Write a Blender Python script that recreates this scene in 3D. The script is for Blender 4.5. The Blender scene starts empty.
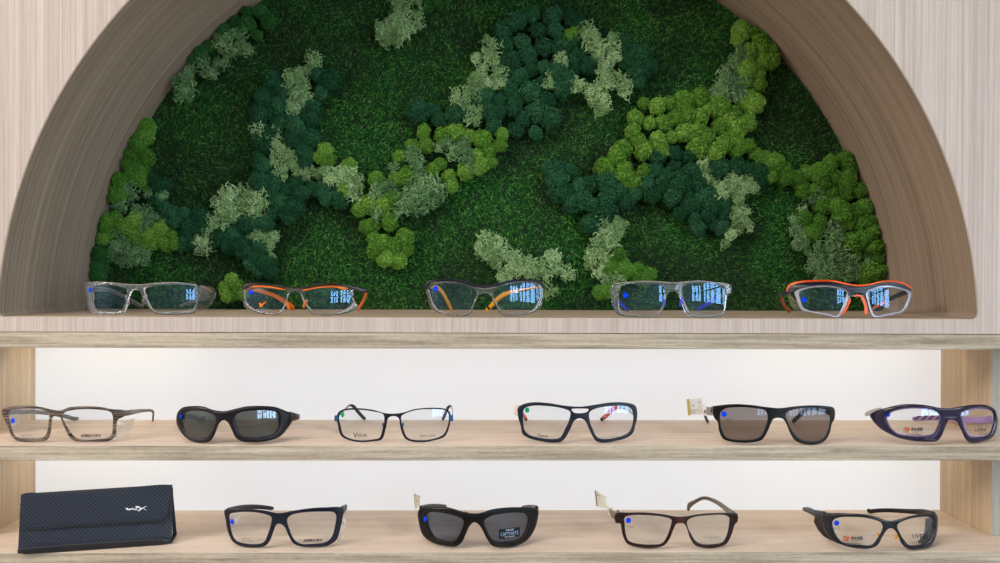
import bpy, bmesh, math, random
import numpy as np
from mathutils import Vector, Matrix
from mathutils.geometry import tessellate_polygon

random.seed(7)
rng = np.random.default_rng(7)
SC = bpy.context.scene
COL = SC.collection

# ------------------------------------------------------------------ camera
D, F = 0.88, 752.0                      # distance to the front plane (m), focal length (px)
CAM_Z = 1.38
YAW, PITCH, ROLL = math.radians(0.84), math.radians(0.34), 0.0036
ROT = Matrix.Rotation(-YAW, 3, 'Z') @ Matrix.Rotation(math.pi / 2 - PITCH, 3, 'X') @ Matrix.Rotation(ROLL, 3, 'Z')
CAM = Vector((0, -D, CAM_Z))
MM = 0.001
PX = D / F                              # metres per pixel on the front plane


def ray(px, py):
    return ROT @ Vector(((px - 500) / F, -(py - 281.5) / F, -1))


def P(px, py, Y):
    d = ray(px, py)
    return CAM + d * ((Y - CAM.y) / d.y)


def on_floor(px, py, z):
    d = ray(px, py)
    return CAM + d * ((z - CAM.z) / d.z)


cam = bpy.data.objects.new('camera', bpy.data.cameras.new('camera'))
COL.objects.link(cam)
cam.matrix_world = Matrix.Translation(CAM) @ ROT.to_4x4()
cam.data.sensor_width = 36
cam.data.lens = 36 * F / 1000
cam.data.clip_start = 0.02
SC.camera = cam

# ------------------------------------------------------------------ materials


def lin(c):
    return tuple((x / 255 / 12.92) if x / 255 <= 0.04045 else ((x / 255 + 0.055) / 1.055) ** 2.4 for x in c) + (1,)


class NT:
    def __init__(s, name):
        s.m = bpy.data.materials.new(name)
        s.m.use_nodes = True
        s.t = s.m.node_tree
        s.t.nodes.clear()
        s.out = s.n('ShaderNodeOutputMaterial')

    def n(s, kind, **kw):
        nd = s.t.nodes.new(kind)
        for k, v in kw.items():
            if k.startswith('i_'):
                key = k[2:].replace('_', ' ')
                nd.inputs[key].default_value = v
            else:
                setattr(nd, k, v)
        return nd

    def l(s, a, ao, b, bi):
        s.t.links.new(a.outputs[ao], b.inputs[bi])

    def ramp(s, stops):
        r = s.n('ShaderNodeValToRGB')
        e = r.color_ramp.elements
        while len(e) < len(stops):
            e.new(0.5)
        for x, (p, c) in zip(e, stops):
            x.position = p
            x.color = c
        return r


MATS = {}


def plain(name, rgb, rough=0.4, metal=0.0, spec=0.5, noise=0.06, coat=0.0):
    if name in MATS:
        return MATS[name]
    k = NT(name)
    b = k.n('ShaderNodeBsdfPrincipled', i_Roughness=rough, i_Metallic=metal)
    b.inputs['Specular IOR Level'].default_value = spec
    b.inputs['Coat Weight'].default_value = coat
    tc = k.n('ShaderNodeTexCoord')
    nz = k.n('ShaderNodeTexNoise', i_Scale=300.0, i_Detail=3.0)
    k.l(tc, 'Object', nz, 'Vector')
    c = lin(rgb)
    lo = tuple(x * (1 - noise) for x in c[:3]) + (1,)
    hi = tuple(min(1, x * (1 + noise)) for x in c[:3]) + (1,)
    r = k.ramp([(0.3, lo), (0.7, hi)])
    k.l(nz, 'Fac', r, 'Fac')
    k.l(r, 'Color', b, 'Base Color')
    k.l(b, 0, k.out, 0)
    MATS[name] = k.m
    return k.m


def wood(name, light, dark, axis='X', fine=260.0, along=3.0, contrast=0.5, rough=0.55, band=0.0, uv=False):
    """laminate with streaks running along one axis"""
    k = NT(name)
    b = k.n('ShaderNodeBsdfPrincipled', i_Roughness=rough)
    b.inputs['Specular IOR Level'].default_value = 0.25
    tc = k.n('ShaderNodeTexCoord')
    src = 'UV' if uv else 'Object'

    def mapped(a, c):
        s = [c, c, c]
        s['XYZ'.index(axis)] = a
        mp = k.n('ShaderNodeMapping')
        mp.inputs['Scale'].default_value = s
        k.l(tc, src, mp, 'Vector')
        return mp
    m1 = mapped(along, fine)
    n1 = k.n('ShaderNodeTexNoise', i_Scale=1.0, i_Detail=4.0, i_Roughness=0.6, i_Distortion=0.15)
    k.l(m1, 0, n1, 'Vector')
    m2 = mapped(along * 0.5, fine * 0.22)
    n2 = k.n('ShaderNodeTexNoise', i_Scale=1.0, i_Detail=3.0, i_Roughness=0.55, i_Distortion=0.4)
    k.l(m2, 0, n2, 'Vector')
    m3 = mapped(along * 14, fine * 1.4)
    n3 = k.n('ShaderNodeTexNoise', i_Scale=1.0, i_Detail=2.0)
    k.l(m3, 0, n3, 'Vector')
    a1 = k.n('ShaderNodeMath', operation='MULTIPLY_ADD')
    a1.inputs[1].default_value = 0.55
    k.l(n1, 'Fac', a1, 0)
    a0 = k.n('ShaderNodeMath', operation='MULTIPLY')
    a0.inputs[1].default_value = 0.3
    k.l(n2, 'Fac', a0, 0)
    k.l(a0, 0, a1, 2)
    a2 = k.n('ShaderNodeMath', operation='MULTIPLY_ADD')
    a2.inputs[1].default_value = 0.15
    k.l(n3, 'Fac', a2, 0)
    k.l(a1, 0, a2, 2)
    h = 0.17 / max(contrast, 0.01) * 0.5
    mid = tuple((x + y) / 2 for x, y in zip(lin(light), lin(dark)))
    r = k.ramp([(0.5 - h, lin(dark)), (0.5, mid), (0.5 + h, lin(light))])
    k.l(a2, 0, r, 'Fac')
    k.l(r, 'Color', b, 'Base Color')
    bp = k.n('ShaderNodeBump', i_Strength=0.12, i_Distance=0.0006)
    k.l(a2, 0, bp, 'Height')
    k.l(bp, 0, b, 'Normal')
    k.l(b, 0, k.out, 0)
    return k.m


def moss(name, rgb, rgb2, patch=12.0):
    k = NT(name)
    b = k.n('ShaderNodeBsdfPrincipled', i_Roughness=0.9)
    b.inputs['Specular IOR Level'].default_value = 0.12
    g = k.n('ShaderNodeNewGeometry')
    ob = k.n('ShaderNodeObjectInfo')
    r = k.ramp([(0.0, tuple(x * 0.32 for x in lin(rgb)[:3]) + (1,)), (0.55, lin(rgb)), (1.0, lin(rgb2))])
    ad = k.n('ShaderNodeMath', operation='MULTIPLY_ADD')
    ad.inputs[1].default_value = 0.62
    mu = k.n('ShaderNodeMath', operation='MULTIPLY')
    mu.inputs[1].default_value = 0.38
    k.l(ob, 'Random', mu, 0)
    k.l(g, 'Random Per Island', ad, 0)
    k.l(mu, 0, ad, 2)
    k.l(ad, 0, r, 'Fac')
    k.l(r, 'Color', b, 'Base Color')
    k.l(b, 0, k.out, 0)
    return k.m


def carpet_mat(name):
    k = NT(name)
    b = k.n('ShaderNodeBsdfPrincipled', i_Roughness=0.75)
    b.inputs['Specular IOR Level'].default_value = 0.2
    g = k.n('ShaderNodeNewGeometry')
    nz = k.n('ShaderNodeTexNoise', i_Scale=9.0, i_Detail=2.0)
    k.l(g, 'Position', nz, 'Vector')
    ra = k.ramp([(0.0, lin((12, 42, 14))), (0.5, lin((30, 86, 28))), (0.85, lin((54, 132, 42))), (1.0, lin((122, 172, 78)))])
    rb = k.ramp([(0.0, lin((10, 32, 12))), (0.6, lin((24, 64, 24))), (0.9, lin((54, 104, 42))), (1.0, lin((112, 136, 70)))])
    k.l(g, 'Random Per Island', ra, 'Fac')
    k.l(g, 'Random Per Island', rb, 'Fac')
    st = k.ramp([(0.42, (0, 0, 0, 1)), (0.6, (1, 1, 1, 1))])
    k.l(nz, 'Fac', st, 'Fac')
    mx = k.n('ShaderNodeMix', data_type='RGBA')
    k.l(st, 'Color', mx, 'Factor')
    k.l(ra, 'Color', mx, 'A')
    k.l(rb, 'Color', mx, 'B')
    t = mx.outputs[2]
    k.t.links.new(t, b.inputs['Base Color'])
    k.l(b, 0, k.out, 0)
    return k.m


def lens_mat(name, tint, refl=(0.62, 0.8, 1.0), ior=1.5, boost=1.0):
    """thin coated lens: what it lets through, plus a bluish coating reflection"""
    if name in MATS:
        return MATS[name]
    k = NT(name)
    tr = k.n('ShaderNodeBsdfTransparent')
    tr.inputs[0].default_value = tuple(math.sqrt(x) for x in tint) + (1,)
    gl = k.n('ShaderNodeBsdfGlossy', i_Roughness=0.015)
    gl.inputs['Color'].default_value = tuple(refl) + (1,)
    # Schlick reflectance, the same on entering and on leaving the thin lens
    lw = k.n('ShaderNodeLayerWeight', i_Blend=0.5)
    pw = k.n('ShaderNodeMath', operation='POWER')
    pw.inputs[1].default_value = 5.0
    k.l(lw, 'Facing', pw, 0)
    f0 = ((ior - 1) / (ior + 1)) ** 2 * boost
    mu = k.n('ShaderNodeMath', operation='MULTIPLY_ADD', use_clamp=True)
    mu.inputs[1].default_value = 1 - f0
    mu.inputs[2].default_value = f0
    k.l(pw, 0, mu, 0)
    mx = k.n('ShaderNodeMixShader')
    k.l(mu, 0, mx, 0)
    k.l(tr, 0, mx, 1)
    k.l(gl, 0, mx, 2)
    k.l(mx, 0, k.out, 0)
    MATS[name] = k.m
    return k.m


def clear_mat(name, tint=(0.86, 0.88, 0.93), rough=0.06, trans=0.15):
    """clear acetate: partly straight-through, partly refracting"""
    if name in MATS:
        return MATS[name]
    k = NT(name)
    b = k.n('ShaderNodeBsdfPrincipled', i_Roughness=rough, i_IOR=1.5)
    b.inputs['Base Color'].default_value = tuple(tint) + (1,)
    b.inputs['Transmission Weight'].default_value = 0.95
    tr = k.n('ShaderNodeBsdfTransparent')
    tr.inputs[0].default_value = tuple(0.5 + 0.5 * x for x in tint) + (1,)
    lw = k.n('ShaderNodeLayerWeight', i_Blend=0.35)
    r = k.ramp([(0.0, (1 - trans,) * 3 + (1,)), (0.8, (1, 1, 1, 1))])
    k.l(lw, 'Facing', r, 'Fac')
    mx = k.n('ShaderNodeMixShader')
    k.l(r, 'Color', mx, 0)
    k.l(tr, 0, mx, 1)
    k.l(b, 0, mx, 2)
    k.l(mx, 0, k.out, 0)
    MATS[name] = k.m
    return k.m


def striped(name, a, b_, scale=900.0, axis='Z', rough=0.3):
    """laminated acetate with fine layered stripes"""
    k = NT(name)
    b = k.n('ShaderNodeBsdfPrincipled', i_Roughness=rough)
    tc = k.n('ShaderNodeTexCoord')
    mp = k.n('ShaderNodeMapping')
    s = [25.0] * 3
    s['XYZ'.index(axis)] = scale
    mp.inputs['Scale'].default_value = s
    k.l(tc, 'Object', mp, 'Vector')
    nz = k.n('ShaderNodeTexNoise', i_Scale=1.0, i_Detail=2.0)
    k.l(mp, 0, nz, 'Vector')
    r = k.ramp([(0.38, lin(a)), (0.5, lin(tuple((x + y) / 2 for x, y in zip(a, b_)))), (0.62, lin(b_))])
    k.l(nz, 'Fac', r, 'Fac')
    k.l(r, 'Color', b, 'Base Color')
    k.l(b, 0, k.out, 0)
    MATS[name] = k.m
    return k.m


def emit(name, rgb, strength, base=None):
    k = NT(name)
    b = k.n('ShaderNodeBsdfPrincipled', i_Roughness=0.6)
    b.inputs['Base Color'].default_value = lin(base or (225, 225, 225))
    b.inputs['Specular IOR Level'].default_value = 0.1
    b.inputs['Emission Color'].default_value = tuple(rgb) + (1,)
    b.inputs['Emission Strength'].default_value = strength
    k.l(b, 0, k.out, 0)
    return k.m


# ------------------------------------------------------------------ object helpers


def link(name, me, mat=None, parent=None, smooth=None):
    o = bpy.data.objects.new(name, me)
    COL.objects.link(o)
    if mat is not None and not me.materials:
        me.materials.append(mat)
    if parent is not None:
        o.parent = parent
    return o


def mesh(name, verts, faces, smooth=True):
    me = bpy.data.meshes.new(name)
    me.from_pydata([tuple(v) for v in verts], [], faces)
    bm = bmesh.new()
    bm.from_mesh(me)
    bmesh.ops.remove_doubles(bm, verts=bm.verts, dist=1e-7)
    bmesh.ops.recalc_face_normals(bm, faces=bm.faces)
    bm.to_mesh(me)
    bm.free()
    if smooth:
        me.polygons.foreach_set('use_smooth', [True] * len(me.polygons))
    return me


def tag(o, label, cat, group=None, kind=None):
    o['label'] = label
    if cat:
        o['category'] = cat
    if group:
        o['group'] = group
    if kind:
        o['kind'] = kind
    return o


def empty(name, loc, label=None, cat=None, group=None, kind=None):
    o = bpy.data.objects.new(name, None)
    o.empty_display_size = 0.02
    COL.objects.link(o)
    o.location = loc
    if label:
        tag(o, label, cat, group, kind)
    return o


def part(name, verts, faces, mat, root, smooth=True, sharp=None):
    """a child mesh; verts are world points, stored relative to the root's origin"""
    base = Vector(root.location)
    p = root.parent
    while p is not None:
        base += Vector(p.location)
        p = p.parent
    me = mesh(name, [Vector(v) - base for v in verts], faces, smooth)
    if sharp is not None:
        me.set_sharp_from_angle(angle=math.radians(sharp))
    return link(name, me, mat, root)


def box(x0, x1, y0, y1, z0, z1, bev=0.0):
    """verts, faces of a box with softened edges"""
    bm = bmesh.new()
    bmesh.ops.create_cube(bm, size=1)
    for v in bm.verts:
        v.co = Vector(((x0 + x1) / 2 + v.co.x * (x1 - x0), (y0 + y1) / 2 + v.co.y * (y1 - y0), (z0 + z1) / 2 + v.co.z * (z1 - z0)))
    if bev:
        bmesh.ops.bevel(bm, geom=list(bm.edges), offset=bev, segments=2, affect='EDGES', profile=0.5)
    bm.verts.index_update()
    v = [x.co.copy() for x in bm.verts]
    f = [[q.index for q in fc.verts] for fc in bm.faces]
    bm.free()
    return v, f


def closed_spline(pts, step=4.0):
    """smooth closed curve through the points (centripetal Catmull-Rom)"""
    pts = [Vector((p[0], p[1])) for p in pts]
    n = len(pts)
    out = []
    for i in range(n):
        p0, p1, p2, p3 = pts[i - 1], pts[i], pts[(i + 1) % n], pts[(i + 2) % n]
        t0 = 0.0
        t1 = t0 + max(1e-4, (p1 - p0).length ** 0.5)
        t2 = t1 + max(1e-4, (p2 - p1).length ** 0.5)
        t3 = t2 + max(1e-4, (p3 - p2).length ** 0.5)
        k = max(2, int((p2 - p1).length / step))
        for j in range(k):
            t = t1 + (t2 - t1) * j / k
            a1 = p0 * ((t1 - t) / (t1 - t0)) + p1 * ((t - t0) / (t1 - t0))
            a2 = p1 * ((t2 - t) / (t2 - t1)) + p2 * ((t - t1) / (t2 - t1))
            a3 = p2 * ((t3 - t) / (t3 - t2)) + p3 * ((t - t2) / (t3 - t2))
            b1 = a1 * ((t2 - t) / (t2 - t0)) + a2 * ((t - t0) / (t2 - t0))
            b2 = a2 * ((t3 - t) / (t3 - t1)) + a3 * ((t - t1) / (t3 - t1))
            out.append(b1 * ((t2 - t) / (t2 - t1)) + b2 * ((t - t1) / (t2 - t1)))
    return out


def area2(l):
    return sum(l[i - 1].x * l[i].y - l[i].x * l[i - 1].y for i in range(len(l))) / 2


def inset(loop, d):
    """move a closed 2D loop to its left side by d"""
    n = len(loop)
    out = []
    for i in range(n):
        a, b, c = loop[i - 1], loop[i], loop[(i + 1) % n]
        t = (c - a)
        if t.length < 1e-9:
            out.append(b.copy())
            continue
        t.normalize()
        out.append(b + Vector((-t.y, t.x)) * d)
    return out


def plate_2d(outer, holes, bevel, half, mapf):
    """solid plate with holes and rounded edges. Loops are 2D; mapf(u, v, w) places them in space"""
    loops = []
    if area2(outer) < 0:
        outer = outer[::-1]
    loops.append(outer)
    for h in holes:
        loops.append(h[::-1] if area2(h) > 0 else h)
    prof = [(bevel, -half), (bevel * 0.45, -half * 0.9), (bevel * 0.12, -half * 0.68), (0, -half * 0.35),
            (0, half * 0.45), (bevel * 0.3, half * 0.85), (bevel, half)]
    verts, faces = [], []
    rings = []
    for lp in loops:
        rr = []
        for (o, w) in prof:
            q = inset(lp, o)
            base = len(verts)
            verts += [mapf(p.x, p.y, w) for p in q]
            rr.append((base, q))
        n = len(lp)
        for a in range(len(prof) - 1):
            b0, b1 = rr[a][0], rr[a + 1][0]
            for i in range(n):
                j = (i + 1) % n
                faces.append((b0 + i, b0 + j, b1 + j, b1 + i))
        rings.append(rr)
    for idx in (0, -1):
        polys = [[Vector((p.x, p.y, 0)) for p in rr[idx][1]] for rr in rings]
        offs = []
        for rr in rings:
            offs += [rr[idx][0] + i for i in range(len(rr[idx][1]))]
        for t in tessellate_polygon(polys):
            faces.append(tuple(offs[i] for i in t))
    return verts, faces


def path_spline(pts, per=8):
    """open Catmull-Rom through tuples of equal length"""
    A = [np.array(p, float) for p in pts]
    A = [2 * A[0] - A[1]] + A + [2 * A[-1] - A[-2]]
    out = []
    for i in range(1, len(A) - 2):
        p0, p1, p2, p3 = A[i - 1:i + 3]
        for j in range(per):
            t = j / per
            out.append(0.5 * ((2 * p1) + (-p0 + p2) * t + (2 * p0 - 5 * p1 + 4 * p2 - p3) * t * t + (-p0 + 3 * p1 - 3 * p2 + p3) * t ** 3))
    out.append(A[-2])
    return out


def sweep(path, ns=12, power=0.6):
    """path of (x, y, z, half_height, half_thickness); rounded-rectangle section, rounded ends"""
    verts, faces = [], []
    n = len(path)
    pos = [Vector(p[:3]) for p in path]
    for i in range(n):
        t = (pos[min(i + 1, n - 1)] - pos[max(i - 1, 0)]).normalized()
        up = Vector((0, 0, 1))
        if abs(t.z) > 0.8:
            up = Vector((0, -1, 0)) if t.z < 0 else Vector((0, 1, 0))
            k = (abs(t.z) - 0.8) / 0.2
            up = (Vector((0, 0, 1)) * (1 - k) + up * k)
        side = t.cross(up).normalized()
        up = side.cross(t).normalized()
        e = 1.0
        if i == 0 or i == n - 1:
            e = 0.55
        for k in range(ns):
            a = 2 * math.pi * k / ns
            c, s = math.cos(a), math.sin(a)
            cx = math.copysign(abs(c) ** power, c) * path[i][4] * e
            cy = math.copysign(abs(s) ** power, s) * path[i][3] * e
            verts.append(pos[i] + side * cx + up * cy)
    for i in range(n - 1):
        for k in range(ns):
            j = (k + 1) % ns
            faces.append((i * ns + k, i * ns + j, (i + 1) * ns + j, (i + 1) * ns + k))
    faces.append(tuple(range(ns))[::-1])
    faces.append(tuple((n - 1) * ns + k for k in range(ns)))
    return verts, faces

# ------------------------------------------------------------------ the setting
Z_LEDGE = P(489, 317.7, 0).z      # niche floor
Z_SEAM = P(489, 333.6, 0).z       # face panel meets the shelving
Z_TOPB = P(489, 348.6, 0).z
Z_MID = P(489, 445.4, 0).z
Z_MIDB = P(489, 460.4, 0).z
Z_LOW = P(489, 551.7, 0).z
Z_LOWB = Z_LOW - 15 * PX
Y_BACK = 0.157
Y_SIDE = 0.05
X_RI = P(991, 545, Y_SIDE).x
X_LE = P(35.5, 400, Y_BACK).x
RO = 490 * PX                     # radius of the arch
C_ARCH = P(492, 337, 0)
CX, CZ = C_ARCH.x, C_ARCH.z
Y_MOSS = 0.199

W_FACE = wood('pale_oak_laminate', (212, 198, 189), (174, 156, 146), 'Z', fine=330, along=2.0, contrast=0.6)
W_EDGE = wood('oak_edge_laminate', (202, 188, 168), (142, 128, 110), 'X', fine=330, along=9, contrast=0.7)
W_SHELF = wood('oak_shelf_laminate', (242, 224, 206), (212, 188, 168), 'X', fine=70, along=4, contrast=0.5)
W_SIDE = wood('oak_side_laminate', (218, 196, 168), (182, 158, 130), 'Z', fine=200, along=3, contrast=0.55)
W_LINER = wood('bent_oak_liner', (176, 156, 137), (128, 111, 96), 'X', fine=320, along=1.6, contrast=0.6, uv=True)
W_LEDGE = wood('oak_ledge_laminate', (206, 184, 160), (168, 146, 124), 'X', fine=110, along=5, contrast=0.5)


def arch_path(R, zc_floor, fil, n=160):
    """closed outline of the opening: chord, rounded corner, arc, rounded corner (x, z)"""
    a0 = math.asin((zc_floor - CZ) / R)
    pts = []

    def arc(a):
        return (CX + R * math.cos(a), CZ + R * math.sin(a))
    da = fil / R
    cr = arc(a0)
    cl = arc(math.pi - a0)

    def bez(p0, p1, p2, k=8):
        for i in range(k + 1):
            t = i / k
            yield tuple(p0[j] * (1 - t) ** 2 + 2 * p1[j] * t * (1 - t) + p2[j] * t * t for j in (0, 1))
    pts += list(bez((cr[0] - fil, zc_floor), cr, arc(a0 + da)))
    pts += [arc(a0 + da + (math.pi - 2 * (a0 + da)) * i / n) for i in range(1, n)]
    pts += list(bez(arc(math.pi - a0 - da), cl, (cl[0] + fil, zc_floor)))
    return pts


# face panel with the arched opening
opening = arch_path(RO + 0.0022, Z_LEDGE - 0.0005, 0.011)
X0, X1, ZT = CX - 1.15, CX + 1.15, Z_SEAM + 0.95
outer = [(X0, Z_SEAM + 0.001), (X1, Z_SEAM + 0.001), (X1, ZT), (X0, ZT)]
polys = [[Vector((x, z, 0)) for x, z in outer], [Vector((x, z, 0)) for x, z in opening]]
tris = tessellate_polygon(polys)
flat = outer + opening
nv = len(flat)
wv = [(x, 0.0, z) for x, z in flat] + [(x, 0.019, z) for x, z in flat]
wf = [tuple(t) for t in tris] + [tuple(i + nv for i in t[::-1]) for t in tris]
for lo, hi in ((0, 4), (4, nv)):
    for i in range(lo, hi):
        j = lo + (i + 1 - lo) % (hi - lo)
        wf.append((i, j, j + nv, i + nv))
wall = empty('wall_back', (CX, 0.0, Z_SEAM))
tag(wall, 'pale vertical grained laminate wall panel with a half round niche cut in it', None, kind='structure')
part('face_panel', wv, wf, W_FACE, wall, smooth=False)

# bent liner of the niche
lp = arch_path(RO, Z_LEDGE, 0.010)
Yf, Yb, th = -0.0003, 0.245, 0.002
lv, lf, luv = [], [], []
s = 0.0
for i, (x, z) in enumerate(lp):
    if i:
        s += math.dist(lp[i - 1], (x, z))
    rx, rz = x - CX, z - CZ
    L = math.hypot(rx, rz)
    ox, oz = x + rx / L * th, z + rz / L * th
    lv += [(x, Yf + 0.0006, z), (x, Yb, z), (ox, Yf, oz), (ox, Yb, oz), (x + rx / L * 0.0006, Yf, z + rz / L * 0.0006)]
    luv += [(s, 0), (s, Yb), (s, -0.002), (s, Yb), (s, -0.001)]
me = bpy.data.meshes.new('niche_liner')
for i in range(len(lp) - 1):
    a, b = i * 5, i * 5 + 5
    lf += [(a, b, b + 1, a + 1), (a + 4, b + 4, b, a), (a + 2, b + 2, b + 4, a + 4), (a + 2, a + 3, b + 3, b + 2)]
me.from_pydata([(x - CX, y, z - Z_SEAM) for x, y, z in lv], [], lf)
uvl = me.uv_layers.new(name='UVMap')
for lpn in me.loops:
    uvl.data[lpn.index].uv = luv[lpn.vertex_index]
me.polygons.foreach_set('use_smooth', [True] * len(me.polygons))
me.set_sharp_from_angle(angle=math.radians(35))
liner = link('niche_liner', me, W_LINER, wall)
# ledge (niche floor) and the board closing the back
hx = lp[0][0] - CX
v, f = box(CX - hx - 0.004, CX + hx + 0.004, 0.0005, 0.245, Z_LEDGE - 0.0165, Z_LEDGE, 0.0)
part('niche_floor', v, f, W_LEDGE, wall, smooth=False)
bk = [(x, Y_MOSS + 0.012, z) for x, z in arch_path(RO, Z_LEDGE, 0.004)]
nb = len(bk)
part('niche_back', bk + [(x, y + 0.02, z) for x, y, z in bk],
     [tuple(range(nb)), tuple(range(nb, 2 * nb))[::-1]] + [(i, (i + 1) % nb, (i + 1) % nb + nb, i + nb) for i in range(nb)],
     plain('dark_green_backing', (20, 40, 18), 0.9), wall, smooth=False)

# shelving unit under the niche
shelving = empty('shelving_unit', (CX, 0.1, 0.0),
                 'wide pale oak shelving unit with glowing white backs under the arched niche', 'shelving')
XA, XB = X0, X1
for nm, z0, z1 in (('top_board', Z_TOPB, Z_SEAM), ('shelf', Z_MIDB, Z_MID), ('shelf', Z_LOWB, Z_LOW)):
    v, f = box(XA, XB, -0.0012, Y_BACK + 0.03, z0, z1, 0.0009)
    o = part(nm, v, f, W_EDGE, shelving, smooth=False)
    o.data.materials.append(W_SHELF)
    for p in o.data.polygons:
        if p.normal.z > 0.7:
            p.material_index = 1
W_POST = wood('grey_post_edge', (186, 182, 170), (150, 144, 130), 'Z', fine=240, along=4, contrast=0.5)
for z0, z1 in ((Z_MID, Z_TOPB), (Z_LOW, Z_MIDB)):
    for x0, x1 in ((XA, XA + 0.018), (X_LE - 0.022, X_LE), (X_RI, X_RI + 0.022), (XB - 0.018, XB)):
        v, f = box(x0, x1, Y_SIDE, Y_BACK + 0.012, z0, z1, 0.0006)
        o = part('side_panel', v, f, W_SIDE, shelving, smooth=False)
        o.data.materials.append(W_POST)
        for p in o.data.polygons:
            if p.normal.y < -0.7:
                p.material_index = 1
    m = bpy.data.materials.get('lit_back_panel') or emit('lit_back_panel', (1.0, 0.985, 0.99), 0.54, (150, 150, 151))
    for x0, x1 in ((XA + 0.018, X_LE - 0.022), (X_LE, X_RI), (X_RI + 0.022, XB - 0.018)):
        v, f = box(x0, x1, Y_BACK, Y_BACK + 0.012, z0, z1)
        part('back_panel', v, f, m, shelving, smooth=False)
v, f = box(XA, XB, 0.01, Y_BACK + 0.03, 0.08, Z_LOWB, 0.001)
part('base_cabinet', v, f, W_FACE, shelving, smooth=False)
v, f = box(XA + 0.02, XB - 0.02, 0.05, Y_BACK, 0.0, 0.08)
part('plinth', v, f, W_LINER, shelving, smooth=False)

# the shop around it
RX, RY, RZ = 3.6, -5.2, 2.9
v, f = box(-RX, RX, RY, 0.26, -0.05, 0.0)
fl = link('floor', mesh('floor', v, f, False), wood('oak_floor', (178, 168, 154), (150, 138, 124), 'X', fine=20, along=0.8, contrast=0.4))
tag(fl, 'pale timber shop floor', None, kind='structure')
v, f = box(-RX, RX, RY, 0.26, RZ, RZ + 0.05)
ce = link('ceiling', mesh('ceiling', v, f, False), plain('ceiling_white', (232, 230, 226), 0.9))
tag(ce, 'white shop ceiling', None, kind='structure')
WALLW = plain('wall_white', (206, 202, 196), 0.9)
v, f = box(-RX - 0.08, -RX, RY, 0.26, 0, RZ)
tag(link('wall_left', mesh('wall_left', v, f, False), WALLW), 'white side wall of the shop', None, kind='structure')
for i, (a, b) in enumerate(((-RX, X0), (X1, RX))):
    v, f = box(a, b, 0.0, 0.06, 0, RZ)
    tag(link('wall_back_side', mesh('wall_back_side', v, f, False), WALLW), 'white wall beside the niche panel', None, kind='structure')
v, f = box(X0, X1, 0.0, 0.06, ZT + 0.001, RZ)
tag(link('wall_back_top', mesh('wall_back_top', v, f, False), WALLW), 'white wall over the niche panel', None, kind='structure')
# window wall behind the camera: tall glazed bays with mullions
WX0, WX1, WZ0, WZ1 = 1.9, 3.5, 0.9, 2.6
GLOW = emit('daylight_glass', (0.66, 0.84, 1.0), 8.0, (200, 210, 220))
DARKF = plain('dark_window_frame', (52, 54, 58), 0.5)
for nm, bx in (('wall_rear', (-RX, WX0, 0, RZ)), ('wall_rear_end', (WX1, RX, 0, RZ)), ('wall_rear_sill', (WX0, WX1, 0, WZ0)), ('wall_rear_head', (WX0, WX1, WZ1, RZ))):
    v, f = box(bx[0], bx[1], RY - 0.12, RY, bx[2], bx[3])
    tag(link(nm, mesh(nm, v, f, False), WALLW), 'wall on the street side of the shop', None, kind='structure')
nbay = 3
for i in range(nbay):
    xa = WX0 + (WX1 - WX0) * i / nbay
    xb = WX0 + (WX1 - WX0) * (i + 1) / nbay
    w = empty('window_%d' % (i + 1), (xa, RY, WZ0))
    tag(w, 'tall shop window bay facing the street', None, kind='structure')
    v, f = box(xa, xb, RY - 0.1, RY - 0.09, WZ0, WZ1)
    part('pane', v, f, GLOW, w, smooth=False)
    for (p, q, r_, s_) in ((xa, xa + 0.06, WZ0, WZ1), (xb - 0.06, xb, WZ0, WZ1), (xa, xb, WZ0, WZ0 + 0.06), (xa, xb, WZ1 - 0.06, WZ1), (xa, xb, 1.72, 1.8)):
        v, f = box(p, q, RY - 0.085, RY - 0.02, r_, s_)
        part('window_frame', v, f, DARKF, w, smooth=False)


# the same glazing carries on along the right hand wall
SY0, SY1 = -4.9, -1.5
for nm, bx in (('wall_right', (SY1, 0.26, 0, RZ)), ('wall_right_end', (RY, SY0, 0, RZ)), ('wall_right_sill', (SY0, SY1, 0, WZ0)), ('wall_right_head', (SY0, SY1, WZ1, RZ))):
    v, f = box(RX, RX + 0.1, bx[0], bx[1], bx[2], bx[3])
    tag(link(nm, mesh(nm, v, f, False), WALLW), 'glazed side wall of the shop', None, kind='structure')
for i in range(5):
    ya = SY0 + (SY1 - SY0) * i / 5
    yb = SY0 + (SY1 - SY0) * (i + 1) / 5
    w = empty('window_%d' % (nbay + i + 1), (RX, ya, WZ0))
    tag(w, 'tall shop window bay in the side wall', None, kind='structure')
    v, f = box(RX + 0.09, RX + 0.1, ya, yb, WZ0, WZ1)
    part('pane', v, f, GLOW, w, smooth=False)
    for (p, q, r_, s_) in ((ya, ya + 0.06, WZ0, WZ1), (yb - 0.06, yb, WZ0, WZ1), (ya, yb, WZ0, WZ0 + 0.06), (ya, yb, WZ1 - 0.06, WZ1), (ya, yb, 1.85, 1.93)):
        v, f = box(RX + 0.02, RX + 0.085, p, q, r_, s_)
        part('window_frame', v, f, DARKF, w, smooth=False)


def area(name, loc, aim, sx, sy, watts, col):
    li = bpy.data.lights.new(name, 'AREA')
    li.shape = 'RECTANGLE'
    li.size, li.size_y = sx, sy
    li.energy = watts
    li.color = col
    o = bpy.data.objects.new(name, li)
    COL.objects.link(o)
    o.location = loc
    o.rotation_euler = (Vector(aim) - Vector(loc)).to_track_quat('-Z', 'Y').to_euler()
    return o


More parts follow.
